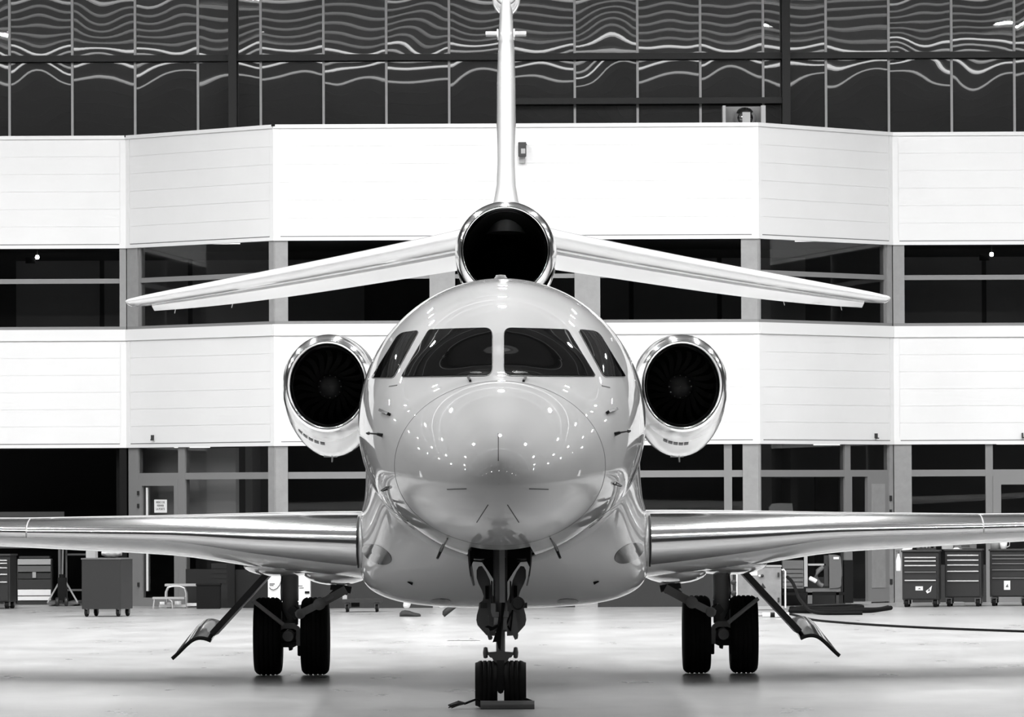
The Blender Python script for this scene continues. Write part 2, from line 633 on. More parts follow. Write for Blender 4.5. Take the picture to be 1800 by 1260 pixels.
# small ceiling lights added to brighten the dark rooms
rl = MB(); rl.box(-.3, .3, -.08, .08, -.03, 0.0)
rl_me = rl.mesh('room_fill_light', 'room_fill_light')
for i, (x_, y_, z_) in enumerate(((-9.0, 99.8, 6.015), (-4.8, 98.6, 6.015), (-1.5, 96.9, 6.015), (2.0, 96.9, 6.015), (5.0, 98.6, 6.015), (9.2, 99.8, 6.015),
                                  (-5.4, 100.4, 2.655), (-2.0, 98.8, 2.655), (2.0, 98.8, 2.655), (5.4, 100.8, 2.655), (8.5, 100.8, 2.655))):
    o_ = link('room_fill_light', rl_me, None, (x_, y_, z_))
    tag(o_, 'dim ceiling light added in the %s room, %s from the left' % (('upper', ORD[i]) if i < 6 else ('ground floor', ORD[i - 6])), 'ceiling light', 'ceiling lights added in the rooms')

# ---------------------------------------------------------------- glazing
win_no = [0]


def glazing(bay, z0, z1, us, frames, transoms, label, panes_at=-0.07, mt='frame'):
    """us: list of (u0, u1) pane columns; frames: list of (u0, u1, material); transoms: list of (z0, z1)."""
    B = BAY[bay]
    win_no[0] += 1
    W = empty('window_%d' % win_no[0])
    tag(W, label, 'window', kind='structure')
    for u0, u1, m_ in frames:
        k = MB(); B.box(k, u0, u1, z0, z1, -0.14, -0.02 if m_ == 'column' else -0.04)
        k.build('column' if m_ == 'column' else 'mullion', m_, W)
    zs = [z0] + [q for t in transoms for q in t] + [z1]
    for u0, u1 in us:
        for t0, t1 in transoms:
            k = MB(); B.box(k, u0, u1, t0, t1, -0.12, -0.045)
            k.build('transom', mt, W)
        for i in range(0, len(zs), 2):
            k = MB(); B.box(k, u0, u1, zs[i], zs[i + 1], panes_at - 0.008, panes_at)
            k.build('pane', 'pane', W)
    return W


def zz(py, d):
    return CAM_H + (860 - py) / (FPX / d)


BL, BA, BC, BD, BR = (BAY[k] for k in BAYS)
# --- upper storey
zs0, zs1 = Z_B1 + 0.05, Z_U
tz = (5.34, 5.42)


def sill(bay):
    B = BAY[bay]
    k = MB(); B.box(k, 0, B.len, Z_B1, Z_B1 + 0.05, -0.12, -0.02)
    tag(k.build('trim_sill_' + bay, 'frame'), 'grey window sill under the upper windows, ' + NICE[bay], 'sill', kind='structure')


for k_ in BAYS:
    sill(k_)
u1 = BL.u(210, 500)
glazing('left', zs0, zs1, [(u1 - 3.9, u1 - 0.0), (0.0, u1 - 3.96)], [(u1, BL.len, 'column'), (u1 - 3.96, u1 - 3.9, 'frame')], [tz], 'dark upper window band, far left bay')
ua, ub = BA.u(240, 500), BA.u(471, 500)
glazing('left_angled', zs0, zs1, [(ua + 0.05, ub)], [(0, ua, 'column'), (ub, BA.len, 'column'), (ua, ua + 0.05, 'frame')], [tz], 'dark upper window band of the left angled bay')
c = [BC.u(p, 500) for p in (506, 755, 800, 1010, 1055, 1303)]
glazing('center', zs0, zs1, [(c[0], c[1]), (c[2], c[3]), (c[4], c[5])],
        [(0, c[0], 'column'), (c[1], c[2], 'column'), (c[3], c[4], 'column'), (c[5], BC.len, 'column')], [(5.30, 5.37)], 'dark upper window band of the middle bay')
ua, ub = BD.u(1339, 500), BD.u(1562, 500)
glazing('right_angled', zs0, zs1, [(ua, ub - 0.05)], [(0, ua, 'column'), (ub - 0.0, BD.len, 'column'), (ub - 0.05, ub, 'frame')], [tz], 'dark upper window band of the right angled bay')
u0 = BR.u(1590, 500)
glazing('right', zs0, zs1, [(u0, u0 + 3.9), (u0 + 3.96, BR.len)], [(0, u0, 'column'), (u0 + 3.9, u0 + 3.96, 'frame')], [tz], 'dark upper window band, far right bay')

# --- ground storey
tg = (2.085, 2.195)
ua, ub, uc, ud = BA.u(240, 900), BA.u(310, 900), BA.u(322, 900), BA.u(470, 900)
W = glazing('left_angled', 0.0, Z_G, [(uc, ud)], [(0, ua - 0.0, 'frame'), (ub, uc, 'frame'), (ud, BA.len, 'column')], [tg], 'tall ground floor window beside the glazed door, left angled bay')
k = MB(); BA.box(k, uc, ud, 0.0, 0.62, -0.13, -0.05); k.build('kick_panel', 'dark', W)
k = MB(); BA.box(k, ua, ub, *tg, -0.12, -0.045); k.build('transom', 'frame', W)
k = MB(); BA.box(k, ua, ub, tg[1], Z_G, -0.078, -0.07); k.build('pane', 'pane', W)
# the door in the left angled bay
D = empty('door_1'); tag(D, 'closed grey framed glass door with a paper notice, left angled bay', 'door', kind='structure')
fw = 0.10
for u0_, u1_, z0_, z1_, nm in ((ua, ua + fw, 0.0, tg[0], 'stile'), (ub - fw, ub, 0.0, tg[0], 'stile'), (ua + fw, ub - fw, tg[0] - fw, tg[0], 'rail'), (ua + fw, ub - fw, 0.0, 0.14, 'rail')):
    k = MB(); BA.box(k, u0_, u1_, z0_, z1_, -0.11, -0.03); k.build(nm, 'frame', D)
k = MB(); BA.box(k, ua + fw, ub - fw, 0.14, tg[0] - fw, -0.075, -0.067); k.build('pane', 'pane', D)
k = MB(); BA.box(k, ua + fw + 0.10, ua + fw + 0.125, 0.25, tg[0] - fw - 0.03, -0.066, -0.04); k.build('pull_bar', 'white', D)
for zh in (0.32, 1.62, 1.83):
    k = MB(); BA.box(k, ua + 0.01, ua + 0.04, zh, zh + 0.07, -0.03, 0.0); k.build('hinge', 'dark', D)
# notice on the door
p0 = BA.u(266, 890); p1 = BA.u(288, 890)
zn0, zn1 = BA.z(277, 901), BA.z(277, 878)
k = MB(); BA.box(k, p0, p1, zn0, zn1, -0.066, -0.062)
NT = tag(k.build('paper_notice', 'white'), 'white paper notice with three lines of print on the glass door', 'notice')
for i, tx in enumerate(('MERCI DE', 'FERMER', 'LA PORTE')):
    cu = bpy.data.curves.new('lettering', 'FONT')
    cu.body = tx
    cu.align_x = 'CENTER'
    cu.size = 0.052
    cu.extrude = 0.0006
    cu.materials.append(M['ink'])
    tmp = bpy.data.objects.new('lettering_curve', cu)
    COL.objects.link(tmp)
    bpy.context.view_layer.update()
    me_ = bpy.data.meshes.new_from_object(tmp.evaluated_get(bpy.context.evaluated_depsgraph_get()))
    bpy.data.objects.remove(tmp)
    to = link('lettering', me_, NT)
    mid = BA.mtx @ Vector(((p0 + p1) / 2, 0.0595, zn1 - 0.062 - i * 0.055))
    rot = Matrix((BA.t, Vector((0, 0, 1)), BA.n)).transposed().to_4x4()
    to.matrix_local = Matrix.Translation(mid) @ rot

c = [BC.u(p, 860) for p in (506, 760, 800, 1010, 1050, 1273, 1287, 1306)]
W = glazing('center', 0.0, Z_G, [(c[0], c[1]), (c[2], c[3]), (c[4], c[5]), (c[6], c[7])],
        [(0, c[0], 'column'), (c[1], c[2], 'column'), (c[3], c[4], 'column'), (c[5], c[6], 'frame'), (c[7], BC.len, 'column')], [tg], 'ground floor window row of the middle bay behind the fuselage')
for u0_, u1_ in ((c[0], c[1]), (c[2], c[3]), (c[4], c[5]), (c[6], c[7])):
    k = MB(); BC.box(k, u0_, u1_, 0.0, 0.62, -0.13, -0.05); k.build('kick_panel', 'dark', W)
ua, ub, uc, ud, ue = BD.u(1340, 900), BD.u(1489, 900), BD.u(1499, 900), BD.u(1529, 900), BD.u(1566, 900)
W = glazing('right_angled', 0.0, Z_G, [(ua, ub)], [(0, ua, 'column'), (ub, uc, 'frame'), (ue, BD.len, 'column')], [tg], 'ground floor window beside the open door, right angled bay')
k = MB(); BD.box(k, ua, ub, 0.0, 0.45, -0.13, -0.05); k.build('kick_panel', 'dark', W)
k = MB(); BD.box(k, uc, ue, *tg, -0.12, -0.045); k.build('transom', 'frame', W)
k = MB(); BD.box(k, uc, ue, tg[1], Z_G, -0.078, -0.07); k.build('pane', 'pane', W)
D = empty('door_2'); tag(D, 'pale grey panelled door leaf standing open at a dark doorway, right angled bay', 'door', kind='structure')
k = MB(); BD.box(k, ud, ue, 0.02, tg[0], -0.10, -0.04); k.build('door_leaf', 'frame', D)
k = MB(); BD.box(k, ud + 0.10, ue - 0.12, 0.25, tg[0] - 0.12, -0.04, -0.028); k.build('door_panel', 'column', D)
k = MB(); BD.box(k, uc, uc + 0.04, 0.0, tg[0], -0.12, -0.04); k.build('door_jamb', 'frame', D)
k = MB(); BD.box(k, uc, ud, 0.0, 0.03, -0.14, 0.02); k.build('threshold', 'pale', D)
for zh in (0.3, 1.45, 1.68):
    k = MB(); BD.box(k, ue + 0.0, ue + 0.04, zh, zh + 0.09, -0.03, 0.0); k.build('hinge', 'dark', D)
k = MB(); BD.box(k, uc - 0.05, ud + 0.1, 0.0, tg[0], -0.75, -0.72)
k.build('doorway_dark_sheet', 'void', D)  # near-black sheet set behind the doorway so it looks dark

u0, u1_, u2_, u3_ = BR.u(1603, 880), BR.u(1733, 880), BR.u(1746, 880), BR.u(1760, 880)
W = glazing('right', 0.0, Z_G, [(u0, u1_), (u2_, BR.len)], [(0, u0, 'column'), (u1_, u2_, 'frame')], [tg], 'ground floor window above the tool chests, far right bay')
k = MB(); BR.box(k, u0, u1_, 0.0, 0.62, -0.13, -0.05); k.build('kick_panel', 'dark', W)
D = empty('door_3'); tag(D, 'grey framed glass door at the right edge, far right bay', 'door', kind='structure')
for a_, b_, z0_, z1_, nm in ((u2_, u3_, 0, tg[0], 'stile'), (u3_, u3_ + 0.9, tg[0] - 0.14, tg[0], 'rail'), (u3_ + 0.9, u3_ + 1.0, 0, tg[0], 'stile'), (u3_, u3_ + 0.9, 0, 0.2, 'rail')):
    k = MB(); BR.box(k, a_, b_, z0_, z1_, -0.066, -0.02); k.build(nm, 'frame', D)

k = MB(); BA.box(k, BA.u(244, 900) - 0.62, BA.u(398, 900) - 0.42, 0.95, 2.6, -0.62, -0.55)
tag(k.build('wall_screen', 'interior'), 'pale screen wall behind the glass door, left angled bay', 'wall', kind='structure')
# dark opening at the far left: side jamb, header and deep unlit room
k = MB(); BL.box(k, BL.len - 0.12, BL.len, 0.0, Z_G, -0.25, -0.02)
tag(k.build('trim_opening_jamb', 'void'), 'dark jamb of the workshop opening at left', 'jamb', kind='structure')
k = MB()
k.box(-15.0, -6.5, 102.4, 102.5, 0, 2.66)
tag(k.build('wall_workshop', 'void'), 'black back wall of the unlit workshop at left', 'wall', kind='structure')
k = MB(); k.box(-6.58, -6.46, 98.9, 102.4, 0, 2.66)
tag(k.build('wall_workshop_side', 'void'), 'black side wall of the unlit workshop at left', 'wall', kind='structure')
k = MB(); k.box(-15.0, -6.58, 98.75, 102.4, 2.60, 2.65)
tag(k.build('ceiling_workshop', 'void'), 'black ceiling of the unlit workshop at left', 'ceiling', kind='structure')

# ---------------------------------------------------------------- curtain wall above the roof
DG = 104.5
KG = FPX / DG
GW = empty('window_curtain_wall', (0, 0, 0))
tag(GW, 'tall dark wavy-reflecting glass curtain wall above the white office block', 'window', kind='structure')
zb_, zm_, zt_ = 7.25, zz(100, DG), 11.9


def xg(px):
    return (px - 900) / KG


for i in range(-3, 20):
    x0, x1 = xg(18 + 110.5 * i), xg(18 + 110.5 * (i + 1))
    for r_, (za, zb2) in enumerate(((zb_, zm_), (zm_, zt_))):
        nx, nz = 14, 20
        rnd = random.Random(i * 7 + r_ * 131)
        sgn = rnd.choice((1, 1, -1))
        amp = 0.0012 * (0.5 + rnd.random()) * (1.0 if r_ else 0.8) * sgn
        terms = [(rnd.uniform(-1, 1) * 0.0007, rnd.uniform(0.3, 2.2), rnd.uniform(0.8, 3.0), rnd.uniform(0, 6.3), rnd.uniform(0, 6.3)) for _ in range(4)]
        vs_, fs = [], []
        for a in range(nz + 1):
            for c_ in range(nx + 1):
                u_, v_ = c_ / nx, a / nz
                y = amp * math.sin(math.pi * u_) * math.sin(math.pi * (0.15 + 0.8 * v_))
                for am, fu, fv, p1_, p2_ in terms:
                    y += am * math.sin(fu * math.pi * u_ + p1_) * math.sin(fv * math.pi * v_ + p2_)
                vs_.append((x0 + (x1 - x0) * u_, DG + y, za + (zb2 - za) * v_))
        for a in range(nz):
            for c_ in range(nx):
                q = a * (nx + 1) + c_
                fs.append((q, q + 1, q + nx + 2, q + nx + 1))
        k = MB(); k.add(vs_, fs, True)
        k.build('pane', 'curtain_glass', GW, fix=False)
    for za, zb2 in ((zb_, zm_ - 0.06), (zm_ + 0.06, zt_)):
        k = MB(); k.box(x0 - 0.021, x0 + 0.021, DG - 0.05, DG + 0.02, za, zb2)
        k.build('mullion', 'mullion', GW)
k = MB(); k.box(xg(-330), xg(2240), DG - 0.2, DG - 0.055, zm_ - 0.055, zm_ + 0.055)
k.build('cross_beam', 'beam_dark', GW)
for px in (412, 1383):
    k = MB(); k.box(xg(px - 7), xg(px + 7), DG - 0.45, DG - 0.21, zb_, zt_)
    k.build('post', 'beam_dark', GW)
k = MB(); k.box(xg(890), xg(1376), DG - 0.3, DG - 0.205, zz(184.5, DG), zz(174, DG))
k.build('rail', 'dark', GW)
k = MB(); k.box(-HX, HX, DG + 0.3, DG + 0.4, 7.2, HZ)
tag(k.build('wall_back', 'void'), 'dark void behind the curtain wall glass', 'wall', kind='structure')
k = MB(); k.box(-HX, HX, DG - 0.3, DG + 0.2, 11.9, HZ)
tag(k.build('wall_back_top', 'sidewall'), 'grey wall strip above the curtain wall', 'wall', kind='structure')
k = MB(); k.box(-HX, -15.0, YR, YR + 0.2, 0, HZ)
tag(k.build('wall_back_left', 'sidewall'), 'grey hangar end wall beyond the left bay', 'wall', kind='structure')
k = MB(); k.box(15.0, HX, YR, YR + 0.2, 0, HZ)
tag(k.build('wall_back_right', 'sidewall'), 'grey hangar end wall beyond the right bay', 'wall', kind='structure')

# ================================================================== AIRCRAFT
NOSE_Y = 49.0
AX0, AYAW = -0.112, 0.0030
PLANE = empty('business_jet', (AX0, NOSE_Y, 0.0), -AYAW)
tag(PLANE, 'white three-engined business jet seen head-on, parked on its landing gear', 'airplane')


def A(px, py, s):
    """local (x, z) of the aircraft seen at a pixel at station s (metres aft of the nose tip)."""
    p = at(px, py, NOSE_Y + s)
    return (p.x - AX0 - AYAW * s, p.z)


def A3(px, py, s):
    x, z = A(px, py, s)
    return Vector((x, s, z))


# ---- fuselage sections (station, half width, top z, bottom z, z of greatest width)
ST = [(0, 0, 1.945, 1.945, 1.945), (0.05, .135, 2.09, 1.83, 1.95), (0.2, .29, 2.225, 1.715, 1.96), (0.5, .47, 2.39, 1.61, 1.98),
      (1.0, .675, 2.585, 1.515, 2.02), (1.8, .90, 2.825, 1.42, 2.10), (2.15, .975, 2.90, 1.385, 2.15), (3.05, 1.13, 3.32, 1.305, 2.29),
      (4.0, 1.235, 3.625, 1.255, 2.40), (5.0, 1.30, 3.79, 1.22, 2.48), (6.0, 1.325, 3.85, 1.20, 2.52), (8.0, 1.33, 3.86, 1.20, 2.53),
      (13.0, 1.33, 3.86, 1.20, 2.53), (15.0, 1.27, 3.84, 1.34, 2.58), (17.0, 1.08, 3.78, 1.75, 2.75), (19.0, .80, 3.70, 2.30, 3.0),
      (21.0, .48, 3.60, 2.85, 3.22), (23.2, .12, 3.45, 3.25, 3.35)]
_us = [math.sqrt(r[0]) for r in ST]
_fw, _ft, _fb, _fm = (pchip(_us, [r[i] for r in ST]) for i in (1, 2, 3, 4))


_QN = 2400
_QM = math.sqrt(23.2)
_TAB = [(_fw(_QM * i / _QN), _ft(_QM * i / _QN), _fb(_QM * i / _QN), _fm(_QM * i / _QN)) for i in range(_QN + 2)]


def sec(s):
    q = math.sqrt(max(s, 0.0)) / _QM * _QN
    i = min(int(q), _QN)
    t = q - i
    a_, b_ = _TAB[i], _TAB[i + 1]
    return tuple(a_[j] + (b_[j] - a_[j]) * t for j in range(4))


def fus(s, th, off=0.0):
    """surface point; th = 0 at the crown, positive towards +x, pi at the keel."""
    w_, zt, zb, zm = sec(s)
    c_, s_ = math.cos(th), math.sin(th)
    x = (w_ + off) * s_
    z = zm + ((zt + off - zm) * c_ if c_ >= 0 else (zm - zb + off) * c_)
    return Vector((x, s, z))


def inside(x, s, z):
    w_, zt, zb, zm = sec(s)
    if w_ < 1e-6:
        return False
    h = (zt - zm) if z >= zm else (zm - zb)
    return (x / w_) ** 2 + ((z - zm) / h) ** 2 < 1.0


def hit(px, py, off=0.0, smax=7.5):
    """point of the fuselage skin seen at a pixel."""
    v = ray(px, py)

    def xz(s):
        d = NOSE_Y + s
        return v.x * d - AX0 - AYAW * s, CAM_H + v.z * d
    lo = s = 0.0
    while s < smax:
        x, z = xz(s)
        if inside(x, s, z):
            break
        lo = s
        s += 0.1 if s > 0.6 else 0.03
    hi = s
    for _ in range(18):
        md = (lo + hi) / 2
        x, z = xz(md)
        if inside(x, md, z):
            hi = md
        else:
            lo = md
    x, z = xz(hi)
    P = Vector((x, hi, z))
    if off:
        P += fnormal(P) * off
    return P


def fnormal(P):
    def F(x, s, z):
        w_, zt, zb, zm = sec(s)
        h = (zt - zm) if z >= zm else (zm - zb)
        return (x / w_) ** 2 + ((z - zm) / h) ** 2
    e = 0.004
    g = Vector((F(P.x + e, P.y, P.z) - F(P.x - e, P.y, P.z), F(P.x, P.y + e, P.z) - F(P.x, P.y - e, P.z), F(P.x, P.y, P.z + e) - F(P.x, P.y, P.z - e)))
    return g.normalized()


NT_ = 96
RADOME = 1.80


def fus_part(name, s_list, hole=None):
    k = MB()
    rg = [[fus(s, 2 * math.pi * j / NT_) for j in range(NT_)] for s in s_list]
    n = NT_
    vs_ = [q for r_ in rg for q in r_]
    fs = []
    for i in range(len(rg) - 1):
        for j in range(n):
            j2 = (j + 1) % n
            if hole:
                c_ = (rg[i][j] + rg[i + 1][j2]) / 2
                if hole(c_):
                    continue
            fs.append((i * n + j, i * n + j2, (i + 1) * n + j2, (i + 1) * n + j))
    k.add(vs_, fs, True)
    return k.build(name, 'silver', PLANE, fix=False)


BAYX, BAYS0, BAYS1 = 0.268, 2.20, 4.1
sr = [(i / 44.0) ** 2 * (RADOME - 0.003) for i in range(1, 45)]
sr[0] = 0.0004
ro = fus_part('radome', [0.00001] + sr)
ro['label'] = 'rounded white nose cone'
sf = [RADOME + 0.003] + [1.84 + 0.06 * i for i in range(72)]
sf = sf + [sf[-1] + 0.15 * (i + 1) for i in range(116)]
sf = [s for s in sf if s < 23.15] + [23.19]
fo = fus_part('fuselage', sf, lambda c_: BAYS0 < c_.y < BAYS1 and abs(c_.x) < BAYX and c_.z < 1.6)
# joint between radome and fuselage
k = MB()
k.rings([[fus(RADOME - 0.006 + 0.012 * i, 2 * math.pi * j / NT_, 0.0012) for j in range(NT_)] for i in range(2)])
k.build('radome_seam', 'seam', fo)
# nose gear bay
k = MB()
bx, z0_, z1_ = BAYX, 1.28, 1.95
k.add([(-bx, BAYS0, z0_ - .1), (bx, BAYS0, z0_ - .1), (bx, BAYS1, z0_ - .1), (-bx, BAYS1, z0_ - .1), (-bx, BAYS0, z1_), (bx, BAYS0, z1_), (bx, BAYS1, z1_), (-bx, BAYS1, z1_)],
      [(4, 5, 6, 7), (0, 1, 5, 4), (1, 2, 6, 5), (2, 3, 7, 6), (3, 0, 4, 7)])
for v_i in range(4):
    x, y, z = k.v[v_i]
    zz_ = [fus(y, math.pi + t).z for t in (0,)][0]
    w_, zt, zb, zm = sec(y)
    zsurf = zm - (zm - zb) * math.sqrt(max(0, 1 - (x / w_) ** 2))
    k.v[v_i] = (x, y, zsurf + 0.004)
k.build('nose_gear_bay', 'black', PLANE)


# ---- cockpit glazing, fitted to the skin
def fillet(poly, r, n=6):
    out = []
    m_ = len(poly)
    for i in range(m_):
        p0, p1, p2 = (Vector(poly[(i + d) % m_]) for d in (-1, 0, 1))
        a, b_ = (p0 - p1), (p2 - p1)
        rr = r[i] if isinstance(r, (list, tuple)) else r
        ra, rb = min(rr, a.length * 0.45), min(rr, b_.length * 0.45)
        q0, q1 = p1 + a.normalized() * ra, p1 + b_.normalized() * rb
        for t in range(n + 1):
            u_ = t / n
            out.append(q0 * (1 - u_) ** 2 + p1 * 2 * u_ * (1 - u_) + q1 * u_ ** 2)
    # refine long edges
    res = []
    for i in range(len(out)):
        a, b_ = out[i], out[(i + 1) % len(out)]
        n_ = max(1, int((b_ - a).length / 6))
        for t in range(n_):
            res.append(a.lerp(b_, t / n_))
    return res


def skin_patch(outline, off, rings_=8):
    cx = sum((p for p in outline), Vector((0, 0))) / len(outline)
    k = MB()
    rg = []
    for i in range(rings_):
        t = 1 - i / rings_
        rg.append([hit(*(cx + (p - cx) * t), off) for p in outline])
    k.rings(rg)
    cpt = hit(cx.x, cx.y, off)
    n = len(outline)
    k.add(rg[-1] + [cpt], [(j, (j + 1) % n, n) for j in range(n)], True)
    # thin edge down to the skin
    k.rings([rg[0], [hit(p.x, p.y, -0.01) for p in outline]])
    return k


def grow(outline, d):
    cx = sum((p for p in outline), Vector((0, 0))) / len(outline)
    n = len(outline)
    res = []
    for i in range(n):
        t = (outline[(i + 1) % n] - outline[i - 1])
        nr = Vector((t.y, -t.x)).normalized()
        if nr.dot(outline[i] - cx) < 0:
            nr = -nr
        res.append(outline[i] + nr * d)
    return res


PANES = [([(706.5, 662), (754, 580), (865, 577), (865, 660)], [3, 6, 14, 14]),
         ([(886, 577), (997, 580), (1046, 661), (886, 660)], [14, 6, 3, 14]),
         ([(654, 664), (702, 586), (736, 581.5), (691, 664)], [3, 12, 5, 6]),
         ([(1017, 580), (1051, 583), (1099, 662), (1062, 662)], [5, 12, 3, 6])]
for poly, rr in PANES:
    ol = fillet(poly, rr)
    sl = skin_patch(grow(ol, 1.3), 0.004, 3)
    so = sl.build('window_seal', 'seal', fo)
    pn = skin_patch(ol, 0.009, 9)
    pn.build('windscreen_pane', 'cockpit', PLANE)


def strip(pts, wpx, off, material, name, parent=PLANE):
    """narrow raised strip following the skin along a pixel path."""
    k = MB()
    P = [hit(px, py, 0.0) for px, py in pts]
    rg = []
    for i, p in enumerate(P):
        d = (P[min(i + 1, len(P) - 1)] - P[max(i - 1, 0)]).normalized()
        nn = fnormal(p)
        sd = d.cross(nn).normalized() * (wpx / 205.0 / 2)
        rg.append([p + sd - nn * 0.002, p + sd + nn * off, p - sd + nn * off, p - sd - nn * 0.002])
    k.rings(rg, True, True, True, smooth=False)
    return k.build(name, material, parent)


def lerp_pts(a, b_, n=8):
    return [(a[0] + (b_[0] - a[0]) * i / n, a[1] + (b_[1] - a[1]) * i / n) for i in range(n + 1)]


# lightning strips on the nose cone
for a, b_ in (((876, 762), (876, 810)), ((838, 918), (858, 887)), ((892, 887), (912, 918)), ((786, 860), (820, 859)), ((930, 859), (964, 860))):
    strip(lerp_pts(a, b_), 1.6, 0.003, 'seam', 'lightning_strip', ro)
# wiper stubs
for a, b_ in (((823, 664), (827, 671)), ((924, 664), (920, 671))):
    strip(lerp_pts(a, b_, 3), 4.0, 0.02, 'probe', 'washer_nozzle')


def probe(px, py, dx, dy, L=0.11, name='pitot_probe'):
    """air data probe standing off the skin."""
    P = hit(px, py)
    nn = fnormal(P)
    k = MB()
    k.cyl(P - nn * 0.01, P + nn * 0.05, 0.020, 0.012, 8)
    q = P + nn * 0.05
    k.cyl(q, q + Vector((dx / 205.0, -0.16, -dy / 205.0)), 0.009, 0.007, 8)
    e = q + Vector((dx / 205.0, -0.16, -dy / 205.0))
    k.cyl(e, e + Vector((dx / 900.0, -0.05, -dy / 900.0)), 0.016, 0.006, 8)
    k.build(name, 'probe', PLANE)


probe(672, 765, -14, -1)
probe(1081, 763, 14, -2)
probe(680, 858, 12, -6)
probe(1083, 850, -12, -3)
for a, b_ in (((671, 722), (686, 729)), ((1066, 726), (1081, 720))):
    strip(lerp_pts(a, b_, 3), 5.0, 0.03, 'probe', 'angle_of_attack_vane')
for a, b_ in (((776, 965), (788, 943)), ((978, 964), (966, 943))):
    P0, P1 = hit(*a), hit(*b_)
    k = MB(); k.cyl(P0, P0 + (fnormal(P0) * 0.09) + Vector((0, -0.05, 0)), 0.016, 0.012, 8)
    q = P0 + (fnormal(P0) * 0.06)
    k.cyl(P0 + fnormal(P0) * 0.02, P1 + fnormal(P1) * 0.02, 0.010, 0.006, 8)
    k.build('drain_mast', 'gear_dark', PLANE)
strip(lerp_pts((1058, 678), (1072, 681), 3), 2.0, 0.003, 'seam', 'static_port')
strip(lerp_pts((684, 679), (698, 677), 3), 2.0, 0.003, 'seam', 'static_port')
# beacon on the crown
bz = sec(6.6)[1]
k = MB(); k.lathe([(0.062, -0.05), (0.062, 0.018), (0.05, 0.03), (0.045, 0.045), (0.001, 0.05)], (-0.01, 6.6, bz), n=20)
k.build('beacon', 'pale', PLANE)

# ---- wing-body fairing
FULL = catmull([(1.20, 2.42), (1.285, 2.2), (1.315, 2.03), (1.335, 1.90), (1.35, 1.80), (1.375, 1.71), (1.395, 1.58), (1.402, 1.40), (1.402, 1.22), (1.385, 1.06), (1.30, .935), (1.11, .84), (.85, .785), (.5, .757), (.25, .75), (0, .748)], 4)
nf = len(FULL)


_FR = {}


def fair_ring(s):
    kk = round(s, 3)
    if kk not in _FR:
        _FR[kk] = _fair_ring(kk)
    return _FR[kk]


def _fair_ring(s):
    if s < 9.2:
        t = math.sin(math.pi / 2 * min(1, max(0, (s - 5.7) / 3.3))) ** 1.15
    else:
        t = 1 - smooth01((s - 13.2) / 4.2)
    half = []
    for i, (x, z) in enumerate(FULL):
        f = fus(s, R(88) + (math.pi - R(88)) * (i / (nf - 1)) ** 0.9, -0.03)
        half.append(Vector((f.x + (x - f.x) * t, s, f.z + (z - f.z) * t)))
    return half


k = MB()
rg = []
ss = [5.7 + 3.5 * (i / 36.0) ** 1.3 for i in range(37)] + [9.3 + 0.25 * i for i in range(34)]
for s in ss:
    h = fair_ring(s)
    rg.append(h + [Vector((-p.x, p.y, p.z)) for p in reversed(h[:-1])])
k.rings(rg, close=False)
FAIR = k.build('wing_body_fairing', 'silver', PLANE, fix=False)


def fair_hit(px, py, off=0.0):
    """point of the fairing skin seen at a pixel (marching along the line of sight)."""
    def ins(s):
        x, z = A(px, py, s)
        h = fair_ring(s)
        # half profile as polygon closed along x = 0
        pts = [(p.x, p.z) for p in h] + [(0, h[0].z)]
        ax = abs(x)
        c_ = False
        j = len(pts) - 1
        for i in range(len(pts)):
            xi, zi = pts[i]
            xj, zj = pts[j]
            if (zi > z) != (zj > z) and ax < (xj - xi) * (z - zi) / (zj - zi + 1e-12) + xi:
                c_ = not c_
            j = i
        return c_
    s = 5.75
    lo = s
    while s < 14 and not ins(s):
        lo = s
        s += 0.1
    hi = s
    for _ in range(7):
        md = round((lo + hi) / 2, 3)
        if ins(md):
            hi = md
        else:
            lo = md
    return A3(px, py, hi)


def fair_patch(cx, cy, rx, ry, ang, name, material, off=0.006):
    ca, sa = math.cos(ang), math.sin(ang)
    n = 28
    k = MB()
    rg = []
    ctr = fair_hit(cx, cy)
    e1, e2 = fair_hit(cx + 4, cy), fair_hit(cx, cy - 4)
    nn = (e1 - ctr).cross(e2 - ctr).normalized()
    if nn.y > 0:
        nn = -nn
    for t in (1.0, 0.75, 0.5, 0.25):
        rr = []
        for j in range(n):
            a = 2 * math.pi * j / n
            dx, dy = rx * t * math.cos(a), ry * t * math.sin(a)
            rr.append(fair_hit(cx + dx * ca - dy * sa, cy + dx * sa + dy * ca) + nn * off)
        rg.append(rr)
    k.rings(rg)
    k.add(rg[-1] + [ctr + nn * off], [(j, (j + 1) % n, n) for j in range(n)], True)
    k.rings([rg[0], [p - nn * (off + 0.01) for p in rg[0]]])
    return k.build(name, material, FAIR)


fair_patch(663, 974, 28, 15, R(27), 'landing_light_cover', 'lens')
fair_patch(1105.5, 972, 28, 15, R(-27), 'landing_light_cover', 'lens')
fair_patch(774.5, 1056, 18, 4.3, 0, 'belly_light', 'lens')
fair_patch(998, 1056, 18, 4.3, 0, 'belly_light', 'lens')
for px, py, sg in ((721, 1023, 1), (1048, 1022, -1)):
    P = fair_hit(px, py)
    k = MB(); k.add([P + Vector((-.03 * sg, -.0, .0)), P + Vector((.03 * sg, -.015, .0)), P + Vector((.02 * sg, -.05, -.03)), P + Vector((0.015 * sg, 0.03, 0.025))], [(0, 1, 2), (0, 2, 3), (1, 3, 2), (0, 3, 1)])
    k.build('drain_vent', 'black', FAIR)

